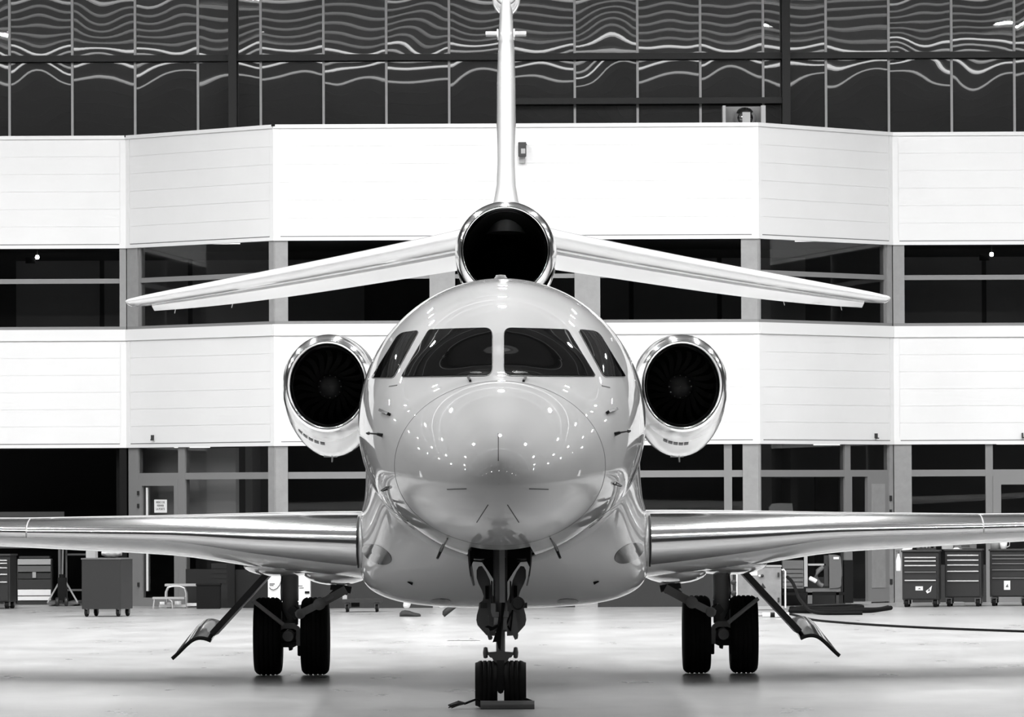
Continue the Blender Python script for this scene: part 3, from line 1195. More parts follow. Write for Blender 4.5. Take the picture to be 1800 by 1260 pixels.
# ---- wings
_wx = [1.1, 1.41, 2.43, 3.35, 4.17, 5.1, 9.0, 12.4, 13.1]
_T = pchip(_wx, [.68, .66, .55, .41, .355, .30, .19, .10, .05])
_ZC = pchip(_wx, [1.375, 1.388, 1.427, 1.471, 1.483, 1.495, 1.62, 1.78, 1.84])
_LE = pchip(_wx, [8.18, 8.40, 9.14, 9.81, 10.40, 11.08, 13.6, 15.75, 16.3])
_CH = pchip(_wx, [5.5, 5.3, 4.75, 4.3, 3.9, 3.5, 2.2, 1.25, 0.9])


_CL = pchip([1.1, 1.41, 2.43, 3.35, 4.17, 5.1, 13.0], [.055, .052, .028, .009, .008, .010, .012])


def yt(c_):
    return 10 * (.2969 * math.sqrt(c_) - .126 * c_ - .3516 * c_**2 + .2843 * c_**3 - .1036 * c_**4) * 0.5


def wing_pt(x, c_, side, off=0.0, T=None, ZC=None, LE=None, CH=None):
    T, ZC, LE, CH = (T or _T)(x), (ZC or _ZC)(x), (LE or _LE)(x), (CH or _CH)(x)
    return Vector((x, LE + c_ * CH, ZC + (0.92 if side > 0 else -1.08) * yt(c_) * T))


def foil_loop(x, cu, cl, n, fn):
    """from the upper surface at cu round the leading edge to the lower surface at cl."""
    pts = []
    for i in range(n + 1):
        t = i / n
        c_ = cu * (1 - t) ** 2
        pts.append(fn(x, c_, 1))
    for i in range(1, n + 1):
        t = i / n
        pts.append(fn(x, cl * t * t, -1))
    return pts


def offset_loop(pts, off):
    res = []
    for i, p in enumerate(pts):
        d = pts[min(i + 1, len(pts) - 1)] - pts[max(i - 1, 0)]
        nn = Vector((0, -d.z, d.y))
        nn.normalize()
        res.append(p - nn * off)
    return res


def mirror(v_, sg):
    return Vector((v_.x * sg, v_.y, v_.z))


xs_w = [1.15 + 0.22 * i for i in range(18)] + [5.1 + 0.5 * i for i in range(1, 15)] + [12.6]
for sg in (-1, 1):
    k = MB()
    rg = [[mirror(p, sg) for p in foil_loop(x, 1.0, 1.0, 26, wing_pt)] for x in xs_w]
    k.rings(rg, True, False, True)
    wing = k.build('wing', 'paint', PLANE)
    # winglet
    k = MB()
    rg = []
    for i in range(7):
        t = i / 6
        ox, oz = 12.6 + 0.75 * math.sin(t * 1.2), _ZC(12.6) + 1.35 * t ** 1.5
        ch, le = 1.2 - 0.7 * t, _LE(12.6) + 1.3 * t
        rg.append([Vector((sg * (ox + (0.05 * yt(c_) * sd * (1 - .5 * t)) * t), le + c_ * ch, oz + 0.09 * yt(c_) * sd * (1 - t))) for c_, sd in
                   [((1 - q / 8) ** 2, 1) for q in range(9)] + [((q / 8) ** 2, -1) for q in range(1, 9)]])
    k.rings(rg, True, True, True)
    k.build('winglet', 'paint', wing)
    # polished slats: inboard and outboard
    for x0, x1, n in ((1.425, 4.805, 16), (4.82, 12.4, 16)):
        k = MB()
        rg = []
        for i in range(n + 1):
            x = x0 + (x1 - x0) * i / n
            rg.append([mirror(p, sg) for p in offset_loop(foil_loop(x, .13, _CL(x), 18, wing_pt), 0.010)])
        k.rings(rg, False)
        for q in (0, -1):
            k.add(rg[q], [tuple(range(len(rg[q])))])
        o_ = k.build('slat', 'metal', wing)
    # seam plate at the wing root
    k = MB()
    lp = offset_loop(foil_loop(1.41, .10, .060, 18, wing_pt), 0.016)
    k.rings([[mirror(p + Vector((dx, 0, 0)), sg) for p in lp] for dx in (-0.006, 0.010)], False)
    for dx in (-0.006, 0.010):
        k.add([mirror(p + Vector((dx, 0, 0)), sg) for p in lp], [tuple(range(len(lp)))])
    k.build('slat_end_seal', 'seal', wing)
    # gear fairings under the wing
    for (cx, cs, cz, rx, rs, rz, nm) in ((2.25, 11.9, 1.135, .42, 1.9, .115, 'gear_fairing'), (1.72, 12.0, 1.06, .34, 2.0, .13, 'root_fairing')):
        k = MB()
        rg = []
        for i in range(15):
            a = math.pi * i / 14
            r_ = max(math.sin(a), 0.01)
            rg.append([Vector((sg * (cx + rx * r_ * math.cos(t)), cs - rs * math.cos(a), cz + rz * r_ * math.sin(t))) for t in (2 * math.pi * j / 24 for j in range(24))])
        k.rings(rg, True, True, True)
        k.build(nm, 'paint', wing)
    # short flap track tip seen below the wing
    P = A3(66, 958, 14.2) if sg < 0 else None

# ---- engines
ENG_S = 13.5


def ering(cx, cz, s, rx, rt, rb, n=48, ph=0.0):
    out = []
    for j in range(n):
        t = 2 * math.pi * j / n
        out.append(Vector((cx + rx * math.sin(t), s, cz + (rt if math.cos(t) > 0 else rb) * math.cos(t))))
    return out


def fan_blade_mesh():
    k = MB()
    a, b_ = [], []
    for i in range(9):
        r_ = 0.125 + 0.262 * i / 8
        t = i / 8
        sw = 0.42 * math.sin(t * 2.2) * 0.75            # sweep of the curved blade
        tw = 0.9 - 0.35 * t                              # stagger
        half = 0.032 + 0.022 * t
        for lst, sd in ((a, -1), (b_, 1)):
            an = sw + sd * half * math.sin(tw) / r_ * 0.9
            lst.append(Vector((r_ * math.sin(an), sd * half * math.cos(tw), r_ * math.cos(an))))
    th = Vector((0, 0.006, 0))
    rg = [[a[i] - th, b_[i] - th, b_[i] + th, a[i] + th] for i in range(9)]
    k.rings(rg, True, True, True, smooth=False)
    return k.mesh('fan_blade', 'blade')


BLADE = fan_blade_mesh()
for sg, pxc in ((-1, 575.5), (1, 1199.0)):
    cx, cz = A(pxc, 677, ENG_S)
    lip = [(0.26, .362, .405, .405), (0.14, .364, .408, .408), (0.06, .376, .420, .420), (0.02, .396, .440, .440), (0.0, .420, .460, .460), (0.006, .432, .474, .476),
           (0.03, .446, .492, .496), (0.09, .463, .512, .525), (0.2, .478, .532, .555), (0.36, .490, .545, .585)]
    body = [(0.362, .489, .544, .584), (0.5, .495, .55, .62), (0.75, .503, .555, .68), (1.05, .510, .56, .725), (1.4, .515, .56, .745), (2.0, .515, .555, .74), (2.8, .48, .52, .65), (3.6, .40, .44, .5), (4.3, .33, .34, .36)]
    k = MB(); k.rings([ering(cx, cz, ENG_S + q, a, b_, c_) for q, a, b_, c_ in body], True, False, True)
    NAC = k.build('engine_nacelle', 'paint', PLANE)
    k = MB(); k.rings([ering(cx, cz, ENG_S + q, a, b_, c_) for q, a, b_, c_ in lip])
    k.build('intake_lip', 'metal', NAC, fix=True)
    k = MB(); k.rings([ering(cx, cz, ENG_S + q, a, b_, b_) for q, a, b_ in ((0.24, .363, .406), (0.5, .39, .42), (0.9, .41, .42), (1.25, .41, .41))])
    k.rings([ering(cx, cz, ENG_S + 1.25, .41, .41, .41), ering(cx, cz, ENG_S + 1.25, .02, .02, .02)])
    k.build('intake_duct', 'duct', NAC, fix=False)
    scx, scz = cx + (0.02 if sg > 0 else 0.055) * -1 * (1 if sg > 0 else -1), cz - 0.05
    scx = cx - sg * 0.035
    k = MB(); k.lathe([(0.002, -0.16), (0.05, -0.145), (0.10, -0.09), (0.132, 0.0), (0.132, 0.08)], (cx, ENG_S + 0.85, cz), 'Y', 28)
    SP = k.build('fan_spinner', 'spinner', NAC)
    for i in range(20):
        bl = link('fan_blade', BLADE, NAC)
        bl.matrix_local = Matrix.Translation((cx, ENG_S + 0.9, cz)) @ Matrix.Rotation(-sg * 0 + 2 * math.pi * i / 20, 4, 'Y')
    bolt = MB(); bolt.lathe([(0.006, 0.0), (0.006, -0.008), (0.001, -0.010)], (0, 0, 0), 'Y', 8)
    bme = bolt.mesh('bolt', 'pale')
    for i in range(12):
        t = 2 * math.pi * i / 12
        link('bolt', bme, NAC, (cx + .118 * math.sin(t), ENG_S + 0.79, cz + .118 * math.cos(t)))
    # cooling vent slots low on the cowl
    for i in range(5):
        ang = R(180 + (38 - i * 7.5)) if sg < 0 else R(180 + 20 - i * 6.5)
        def cw(a_, q, a0, b0, o_=0.004):
            return Vector((cx + (a0 + o_) * math.sin(a_), ENG_S + q, cz + (b0 + o_) * math.cos(a_)))
        da = R(2.7)
        k = MB()
        k.rings([[cw(ang + e, 0.42, .4925, .601), cw(ang + e, 0.52, .4957, .624), cw(ang + e, 0.52, .4957, .624, -0.02), cw(ang + e, 0.42, .4925, .601, -0.02)] for e in (-da, 0, da)], True, True, True, smooth=False)
        k.build('vent_slot', 'seal', NAC)
    k = MB(); k.cyl((cx, ENG_S + 1.5, cz - .735), (cx + sg * 0.005, ENG_S + 1.5, cz - .80), 0.010, 0.008, 8)
    k.box(cx - 0.09, cx + 0.05, ENG_S + 1.4, ENG_S + 1.6, cz - 0.747, cz - 0.735)
    k.build('drain_pipe', 'pale', NAC)
    # pylon
    k = MB()
    rg = []
    for i in range(7):
        x = (abs(cx) - 0.35) * (1 - i / 6) + 0.9 * i / 6
        rg.append([Vector((sg * x, 14.6 + c_ * 2.6, cz + 0.02 + sd * yt(c_) * 0.24)) for c_, sd in [((1 - q / 8) ** 2, 1) for q in range(9)] + [((q / 8) ** 2, -1) for q in range(1, 8)]])
    k.rings(rg)
    k.build('engine_pylon', 'paint', PLANE)

# ---- centre intake
IS = 15.5
icx, icz = A(888.5, 440, IS)
icx = 0.0
lip = [(0.28, .435), (0.12, .438), (0.05, .447), (0.012, .460), (0.0, .474), (0.01, .490), (0.05, .507), (0.14, .527), (0.30, .545), (0.42, .552)]
k = MB(); k.rings([ering(icx, icz, IS + q, a, a, a, 64) for q, a in lip])
body = [(0.422, .551, 0), (0.9, .56, 0), (1.6, .56, -.01), (2.6, .53, -.04), (4.0, .45, -.12), (5.5, .36, -.25), (6.8, .30, -.4)]
k2 = MB(); k2.rings([ering(icx, icz + dz, IS + q, a, a, a * 1.15, 64) for q, a, dz in body], True, False, True)
INT = k2.build('center_intake', 'paint', PLANE)
k.build('intake_lip', 'metal', INT)
k = MB(); k.rings([ering(icx, icz - 0.1 * max(0, q - .8), IS + q, a, a, a, 48) for q, a in ((0.26, .437), (0.6, .445), (1.2, .44), (2.2, .40), (3.0, .38))])
k.add(ering(icx, icz - 0.22, IS + 3.0, .38, .38, .38, 48), [tuple(range(48))])
k.build('intake_duct', 'duct', INT, fix=False)
k = MB()
k.rings([[Vector((x * sg_, s, z)) for x, z, sg_ in ((wd, 3.5, -1), (wd * .75, 3.85, -1), (wd * .8, icz - .3, -1), (wd * .8, icz - .3, 1), (wd * .75, 3.85, 1), (wd, 3.5, 1))] for s, wd in ((16.1, .05), (16.4, .2), (17.2, .34), (19.0, .34), (21.0, .25))], True, True, True)
k.build('intake_pedestal', 'paint', PLANE)

# ---- fin
fin = [(5.02, 16.9, 4.3, .40), (5.12, 17.1, 4.1, .33), (5.3, 17.35, 3.9, .265), (5.6, 17.7, 3.6, .235), (6.0, 18.15, 3.3, .225), (6.6, 18.8, 2.9, .215), (7.1, 19.35, 2.6, .185), (7.45, 19.72, 2.4, .155), (7.75, 20.05, 2.2, .125)]
fin = [(4.75, 16.6, 4.6, .5)] + fin
k = MB()
rg = []
for z, le, ch, th in fin:
    rg.append([Vector((sd * yt(c_) * th, le + c_ * ch, z)) for c_, sd in [((1 - q / 14) ** 2, 1) for q in range(15)] + [((q / 14) ** 2, -1) for q in range(1, 14)]])
k.rings(rg, True, True, True)
FIN = k.build('fin', 'paint', PLANE)
bx_, bz_ = A(889, -4, 71.0 - NOSE_Y)
bz_ = A(889, -5, 20.4)[1]
k = MB(); k.lathe([(.002, -0.55), (.06, -.5), (.11, -.38), (.145, -.2), (.165, 0.05), (.165, .5), (.14, 1.2), (.07, 1.9), (.01, 2.2)], (0, 20.4, bz_), 'Y', 32)
k.build('fin_tip_bullet', 'paint', FIN)
k = MB(); k.lathe([(.118, -.375), (.123, -.36), (.127, -.345)], (0, 20.4, bz_), 'Y', 32)
k.build('bullet_joint', 'seam', FIN)
for sg in (-1, 1):
    zf = A(890, 58, 19.3)[1]
    k = MB(); k.box(sg * 0.085 if sg > 0 else -0.105, 0.105 if sg > 0 else -0.085, 19.25, 19.75, zf - 0.05, zf + 0.045)
    k.box(min(sg * .1, sg * .235), max(sg * .1, sg * .235), 19.3, 19.6, zf - 0.018, zf + 0.02)
    k.build('fin_antenna', 'paint', FIN, bevel=0.008)

# ---- tailplane
_hx = [0.0, 0.56, 4.26, 4.52]
_hLE = pchip(_hx, [18.65, 19.0, 21.36, 21.62])
_hCH = pchip(_hx, [2.45, 2.25, 1.30, 0.95])
_hZ = pchip(_hx, [4.905, 4.79, 4.185, 4.155])       # leading edge height
_hD = pchip(_hx, [.32, .29, .105, .07])             # droop of the trailing edge
_hD1 = pchip(_hx, [.08, .075, .03, .03])            # droop at the elevator hinge
_hT = pchip(_hx, [.25, .23, .115, .07])


def tail_pt(x, c_, sd):
    dr = _hD1(x) * c_ / .6 if c_ < .6 else _hD1(x) + (_hD(x) - _hD1(x)) * (c_ - .6) / .4
    return Vector((x, _hLE(x) + c_ * _hCH(x), _hZ(x) - dr + sd * (1.1 if sd > 0 else .65) * yt(c_) * _hT(x)))


for sg in (-1, 1):
    GAP = .60
    k = MB()
    rg = []
    xs_ = [0.15 + 0.25 * i for i in range(17)] + [4.30, 4.42, 4.50]
    for x in xs_:
        gp = GAP if x < 4.28 else GAP + 0.06
        lp = [tail_pt(x, gp * (1 - q / 12) ** 2, 1) for q in range(13)] + [tail_pt(x, gp * (q / 12) ** 2, -1) for q in range(1, 13)]
        rg.append([mirror(p, sg) for p in lp])
    # rounded tip
    lp = rg[-1]
    cen = sum(lp, Vector()) / len(lp)
    rg.append([cen + (p - cen) * 0.75 + Vector((sg * 0.03, 0, 0)) for p in lp])
    rg.append([cen + (p - cen) * 0.35 + Vector((sg * 0.05, 0, 0)) for p in lp])
    k.rings(rg, True, True, True)
    TP = k.build('tailplane', 'paint', PLANE)
    k = MB()
    rg = []
    for i in range(13):
        x = 0.45 + (4.26 - 0.45) * i / 12
        lp = [tail_pt(x, GAP + 0.022 + (1 - GAP - 0.022) * q / 6, 1) for q in range(7)] + [tail_pt(x, 1 - (1 - GAP - 0.022) * q / 6, -1) for q in range(1, 7)]
        rg.append([mirror(p + Vector((0, 0, -0.012)), sg) for p in lp])
    k.rings(rg, True, True, True, smooth=False)
    k.build('elevator', 'paint', TP)
    k = MB()
    rg = []
    for i in range(13):
        x = 0.45 + (4.26 - 0.45) * i / 12
        rg.append([mirror(q, sg) for q in (tail_pt(x, GAP - .01, .5), tail_pt(x, GAP + .03, .5), tail_pt(x, GAP + .03, -.75), tail_pt(x, GAP - .01, -.75))])
    k.rings(rg, True, True, True, smooth=False)
    k.build('elevator_hinge', 'dark', TP)
    for px in (3.3, 4.0):
        p = mirror(tail_pt(px, 1.0, 1), sg)
        k = MB(); k.cyl(p, p + Vector((sg * .02, .16, -.05)), .005, n=6)
        k.build('static_wick', 'pale', TP)


# ---- tyres
def tire_mesh(r_, w_, name='tire', grooves=4):
    k = MB()
    hw = w_ / 2
    prof = [(r_ * .50, -hw * .78), (r_ * .70, -hw * .96), (r_ * .82, -hw), (r_ * .885, -hw * .97), (r_ * .935, -hw * .88), (r_ * .972, -hw * .75)]
    g = []
    for i in range(grooves):
        c_ = -hw * .5 + hw * i / (grooves - 1)
        g += [(r_ * .998, c_ - .010), (r_ * .978, c_ - .006), (r_ * .978, c_ + .006), (r_ * .998, c_ + .010)]
    prof = prof + g + [(a, -b_) for a, b_ in reversed(prof)]
    k.lathe(prof, (0, 0, 0), 'X', 40)
    return k.mesh(name, 'rubber', fix=True)


def wheel_mesh(r_, w_):
    k = MB()
    hw = w_ / 2
    k.lathe([(r_ * .02, -hw * .5), (r_ * .22, -hw * .55), (r_ * .25, -hw * .35), (r_ * .46, -hw * .45), (r_ * .54, -hw * .85), (r_ * .54, hw * .85), (r_ * .46, hw * .45), (r_ * .25, hw * .35), (r_ * .22, hw * .55), (r_ * .02, hw * .5)], (0, 0, 0), 'X', 28, True, True)
    return k.mesh('wheel_hub', 'gear')


FLAP = mat('door_flap_paint', 0.10, 0.3, coat=1.0)
# ---- main landing gear (drawn from the left leg, mirrored for the right one)
MS = 12.3


def G(px, py):
    return A(px, py, MS)


TR = (1187 - 1050) / (FPX / (NOSE_Y + MS)) / 2
TW = 49.0 / (FPX / (NOSE_Y + MS))
TME, WME = tire_mesh(TR, TW, grooves=4), wheel_mesh(TR, TW)
for sg in (-1, 1):
    def gx(px, py):
        x, z = G(px, py)
        return (-sg * x, z) if sg > 0 else (x, z)

    def g3(px, py, s=MS):
        x, z = gx(px, py)
        return Vector((x, s, z))
    k = MB()
    x, z = gx(510, 1057)
    k.cyl((x, MS, 1.32), (x, MS, gx(510, 1056)[1]), 0.088, n=24)
    k.cyl((x, MS, gx(510, 1056)[1]), (x, MS, gx(510, 1058)[1]), 0.080, n=24)
    k.cyl((x, MS, gx(510, 1058)[1]), (x, MS, gx(510, 1098)[1]), 0.088, 0.082, n=24)
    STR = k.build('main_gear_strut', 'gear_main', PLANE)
    for ca, cb in ((447, 496), (530, 578.5)):
        xc = (gx(ca, 1118)[0] + gx(cb, 1118)[0]) / 2
        link('tire', TME, STR, (xc, MS, TR))
        link('wheel_hub', WME, STR, (xc, MS, TR))
    # trailing fork with the axle
    k = MB()
    k.prism([gx(*p) for p in ((485, 1134), (485, 1112), (490, 1102), (500, 1094), (518, 1094), (527, 1102), (531, 1112), (531, 1134), (522, 1134), (522, 1107), (517, 1104), (501, 1104), (494, 1107), (494, 1134))], MS - 0.22, MS - 0.04)
    k.build('axle_fork', 'gear_main', STR)
    k = MB(); k.prism([gx(*p) for p in ((494, 1130), (494, 1105), (522, 1105), (522, 1130))], MS + 0.02, MS + 0.06)
    k.build('fork_dark_plate', 'black', STR)  # dark plate added behind the fork so its opening looks dark
    k = MB()
    k.lathe([(0.055, -0.25), (0.062, -0.22), (0.062, 0.1)], g3(508, 1117, MS), 'Y', 20, True, True)
    k.cyl(g3(470, 1119), g3(556, 1119), 0.05, n=16)
    k.build('axle', 'gear_main', STR)
    k = MB()
    k.prism([gx(*p) for p in ((495, 1132), (495, 1128), (523, 1128), (523, 1134), (517, 1137), (515, 1137), (514, 1142), (509, 1143), (508, 1137), (497, 1137))], MS - 0.15, MS + 0.1)
    k.build('lower_bracket', 'gear_dark', STR)
    for px in (493, 527):
        k = MB(); k.cyl(g3(px, 1135, MS - .1), g3(px, 1151, MS - .05), 0.022, n=10)
        k.build('brake_cylinder', 'gear_dark', STR)
    k = MB(); k.cyl(g3(501, 1096, MS - .42), g3(448, 1054, MS - .46), 0.022, 0.02, n=10)
    k.build('door_rod', 'gear_main', STR)
    # two-piece side brace with drilled lugs
    k = MB()
    k.bar(g3(524, 1080, MS - .46), g3(566, 1059, MS - .46), 0.075, 0.08)
    k.lathe([(0.03, -0.06), (0.052, -0.06), (0.052, 0.06), (0.03, 0.06)], g3(531, 1077, MS - .46), 'Y', 18)
    k.build('brace_lower', 'gear_main', STR)
    k = MB()
    k.bar(g3(563, 1061, MS - .46), g3(610, 1035, MS - .40), 0.085, 0.07)
    k.lathe([(0.001, -0.07), (0.062, -0.07), (0.062, 0.07), (0.001, 0.07)], g3(564, 1060, MS - .46), 'Y', 20)
    k.build('brace_upper', 'gear_main', STR)
    k = MB(); k.bar(g3(570, 1057, MS - .50), g3(590, 1046, MS - .49), 0.032, 0.012)
    k.build('brace_pocket', 'gear_light', STR)
    k = MB()
    k.bar(g3(582, 1030, MS), g3(618, 1037, MS), 0.07, 0.3)
    k.bar(g3(590, 1026, MS + .1), g3(612, 1042, MS + .1), 0.06, 0.3)
    k.cyl(g3(580, 1045), g3(602, 1027), 0.015, n=8)
    k.build('retraction_actuator', 'gear_dark', STR)
    k = MB(); k.lathe([(0.001, -.09), (0.055, -.09), (0.06, .05)], g3(520, 1073, MS - .32), 'Y', 14, True, True)
    k.bar(g3(512, 1068, MS - .25), g3(527, 1082, MS - .25), 0.09, 0.4)
    k.build('strut_lug', 'gear_dark', STR)
    k = MB(); k.tube([g3(496, 1010, MS - .1), g3(494.5, 1040, MS - .1), g3(496, 1070, MS - .1), g3(505, 1090, MS - .1)], 0.007, 6)
    k.build('hydraulic_line', 'gear_dark', STR)
    # gear door: straight leg panel, then the curved flap
    k = MB()
    k.bar(g3(476, 1004, MS - .1), g3(377, 1112, MS - .1), 0.062, 0.9)
    DOOR = k.build('gear_door', 'gear_dark', PLANE)
    fr = catmull([(376, 1122), (366, 1118), (354, 1117), (343, 1121), (331, 1131), (319, 1143), (308, 1153)], 3)
    bk = catmull([(390, 1097), (381, 1091), (368, 1088), (356, 1091), (342, 1103), (328, 1122), (314, 1144)], 3)
    k = MB()
    rg = []
    for i in range(len(fr)):
        a, b_ = g3(*fr[i], MS - .55), g3(*bk[i], MS + .35)
        rg.append([a, a.lerp(b_, .5) + Vector((0, 0, 0.02)), b_])
    up = Vector((0, 0, 0.022))
    rg2 = [[p - up for p in r_] for r_ in rg]
    k.rings(rg, False)
    k.rings(rg2, False)
    k.rings([[r_[0] for r_ in rg], [r_[0] for r_ in rg2]], False, smooth=False)
    k.rings([[r_[2] for r_ in rg], [r_[2] for r_ in rg2]], False, smooth=False)
    k.rings([rg[0], rg2[0]], False, smooth=False)
    k.rings([rg[-1], rg2[-1]], False, smooth=False)
    k.build('door_flap', FLAP, DOOR)
    k = MB(); k.tube([r_[0] - Vector((0, 0, .012)) for r_ in rg], .020, 8)
    k.build('flap_edge_shade', 'gear_dark', DOOR)  # dark tube puts the shade of the flap's front edge into colour

# ---- nose gear
NS = 2.9


def n2(px, py):
    return A(px, py, NS)


def n3(px, py, s=NS):
    x, z = A(px, py, NS)
    return Vector((x, s, z))


k = MB()
xc = n2(880, 1140)[0]
k.cyl((xc, NS, n2(880, 1185)[1]), (xc, NS, n2(880, 1105)[1]), 0.040, n=20)
k.cyl((xc, NS, n2(880, 1110)[1]), (xc, NS, 1.65), 0.062, n=20)
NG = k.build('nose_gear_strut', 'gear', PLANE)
NTR = (1243 - 1160) / (FPX / (NOSE_Y + NS)) / 2
NTW = 38.5 / (FPX / (NOSE_Y + NS))


def nose_tire():
    k = MB()
    hw = NTW / 2
    prof = [(NTR * .50, -hw * .7), (NTR * .7, -hw * .9), (NTR * .86, -hw * .98), (NTR * .90, -hw * 1.02), (NTR * .915, -hw * .98), (NTR * .93, -hw * .84), (NTR * .985, -hw * .62)]
    g = []
    for i in range(3):
        c_ = -hw * .35 + (hw * .85) * i / 2
        g += [(NTR, c_ - .008), (NTR * .965, c_ - .005), (NTR * .965, c_ + .005), (NTR, c_ + .008)]
    prof = prof + g + [(NTR * .985, hw * .7), (NTR * .92, hw * .93), (NTR * .8, hw), (NTR * .5, hw * .7)]
    k.lathe(prof, (0, 0, 0), 'X', 40)
    return k.mesh('tire', 'rubber')


NTM, NWM = nose_tire(), wheel_mesh(NTR, NTW)
for c0, c1, fl in ((836, 874, 0), (886, 924.5, 1)):
    x = (n2(c0, 1200)[0] + n2(c1, 1200)[0]) / 2
    t_ = link('tire', NTM, NG, (x, NS, NTR), math.pi if fl else 0)
    link('wheel_hub', NWM, NG, (x, NS, NTR))
k = MB(); k.cyl(n3(850, 1201), n3(910, 1201), 0.028, n=14)
k.prism([n2(*p) for p in ((873.5, 1160), (886.5, 1160), (886, 1212), (884, 1217), (880, 1219), (876, 1217), (874, 1212))], NS - .06, NS + .06)
k.build('nose_axle', 'gear_dark', NG)
k = MB()
for sg in (-1, 1):
    k.prism([n2(880 + sg * a, b_) for a, b_ in ((6, 1145), (20, 1146), (22, 1150), (19, 1155), (15, 1156), (13, 1160), (8, 1165), (5, 1163))], NS - .05, NS + .05)
    k.cyl(n3(880 + sg * 17, 1150), n3(880 + sg * 26, 1147), 0.014, n=10)
    k.lathe([(0.002, -.05), (.018, -.045), (.024, 0), (.018, .045), (.002, .05)], n3(880 + sg * 26.5, 1147), 'Z', 12)
k.prism([n2(*p) for p in ((872, 1144), (888, 1144), (887, 1168), (873, 1168))], NS - .055, NS + .055)
k.build('steering_collar', 'gear', NG)
# hourglass gear leg shroud, one plate each side of the strut
for sg in (-1, 1):
    k = MB()
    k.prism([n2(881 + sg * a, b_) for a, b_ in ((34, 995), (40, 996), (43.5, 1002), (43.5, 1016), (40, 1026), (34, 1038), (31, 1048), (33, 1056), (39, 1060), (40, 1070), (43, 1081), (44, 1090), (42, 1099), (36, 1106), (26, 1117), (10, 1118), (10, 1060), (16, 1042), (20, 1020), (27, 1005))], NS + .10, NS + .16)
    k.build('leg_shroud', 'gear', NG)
    k = MB(); k.box(*sorted((n2(881 + sg * 22, 1050)[0], n2(881 + sg * 28, 1050)[0])), NS + .075, NS + .10, n2(881, 1053)[1], n2(881, 1030)[1])
    k.build('shroud_recess', 'black', NG)
    k = MB()
    k.prism([n2(881 + sg * a, b_) for a, b_ in ((36, 985), (6, 975), (4, 1026), (10, 1024), (22, 1005))], NS + .0, NS + .03)
    k.build('drag_brace', 'black', NG)
    k = MB(); k.box(*sorted((n2(881 + sg * 30, 1)[0], n2(881 + sg * 41, 1)[0])), NS + .06, NS + .18, n2(881, 1069)[1], n2(881, 1060)[1])
    k.build('shroud_hinge', 'gear_dark', NG)
# central drag strut
k = MB(); k.box(n2(874, 1)[0], n2(883.5, 1)[0], NS - .25, NS - .17, n2(880, 1058)[1], 1.44)
k.build('drag_strut', 'gear_light', NG)
k = MB(); k.prism([n2(*p) for p in ((883.5, 980), (889, 980), (888, 1062), (882, 1100), (880, 1142), (876, 1138), (874, 1127), (866, 1128), (873, 1106), (880, 1092), (882, 1058))], NS - .16, NS - .08)
k.build('torque_link', 'black', NG)
for pts, y0, y1, mt_, nm in (
        (((863, 1060), (871, 1061), (871, 1075), (877, 1075), (877, 1084), (866, 1084), (863, 1074)), -.12, -.05, 'gear_light', 'steering_actuator'),
        (((869, 1085), (876, 1085), (875, 1098), (868, 1098)), -.12, -.05, 'brushed', 'actuator_sleeve'),
        (((886, 1074), (894.5, 1074), (894, 1084), (884, 1084)), -.12, -.05, 'gear_light', 'steering_actuator'),
        (((885, 1085), (891, 1085), (891, 1106), (884, 1106)), -.12, -.05, 'gear_light', 'actuator_sleeve'),
        (((857, 1082), (859, 1082), (860, 1116), (865, 1117), (866, 1121), (864, 1124), (859, 1124), (857, 1117)), -.1, .0, 'gear', 'lower_bumper'),
        (((901, 1076), (906, 1076), (911, 1116), (910, 1122), (905, 1124), (902, 1117), (900, 1100)), -.1, .0, 'gear', 'lower_bumper'),
        (((852, 1101), (858, 1098), (866, 1101), (876, 1096), (876, 1101), (868, 1106), (862, 1108), (859, 1103)), -.2, -.13, 'black', 'tow_fitting'),
        (((863, 1020), (866, 1022), (866, 1060), (863, 1060)), -.05, .02, 'gear_dark', 'hydraulic_line'),
        (((896, 1020), (899, 1022), (899, 1060), (896, 1060)), -.05, .02, 'gear_dark', 'hydraulic_line')):
    k = MB(); k.prism([n2(*p) for p in pts], NS + y0, NS + y1)
    k.build(nm, mt_, NG)
k = MB(); k.lathe([(.001, -.08), (.045, -.085), (.052, -.10), (.060, -.10), (.060, -.02), (.03, .05)], n3(910.5, 1060, NS - .1), 'Y', 24, False, True)
TL = k.build('taxi_light', 'gear_dark', NG)
k = MB(); k.lathe([(.001, -.088), (.044, -.088)], n3(910.5, 1060, NS - .1), 'Y', 24)
k.build('taxi_light_lens', 'lens', NG, fix=False)
k = MB(); k.tube([n3(889, 1100, NS - .1), n3(897, 1080, NS - .12), n3(901, 1072, NS - .1), n3(899, 1092, NS - .1), n3(897, 1108, NS - .08), n3(893, 1100, NS - .06)], 0.008, 6)
k.build('hydraulic_hose', 'black', NG)
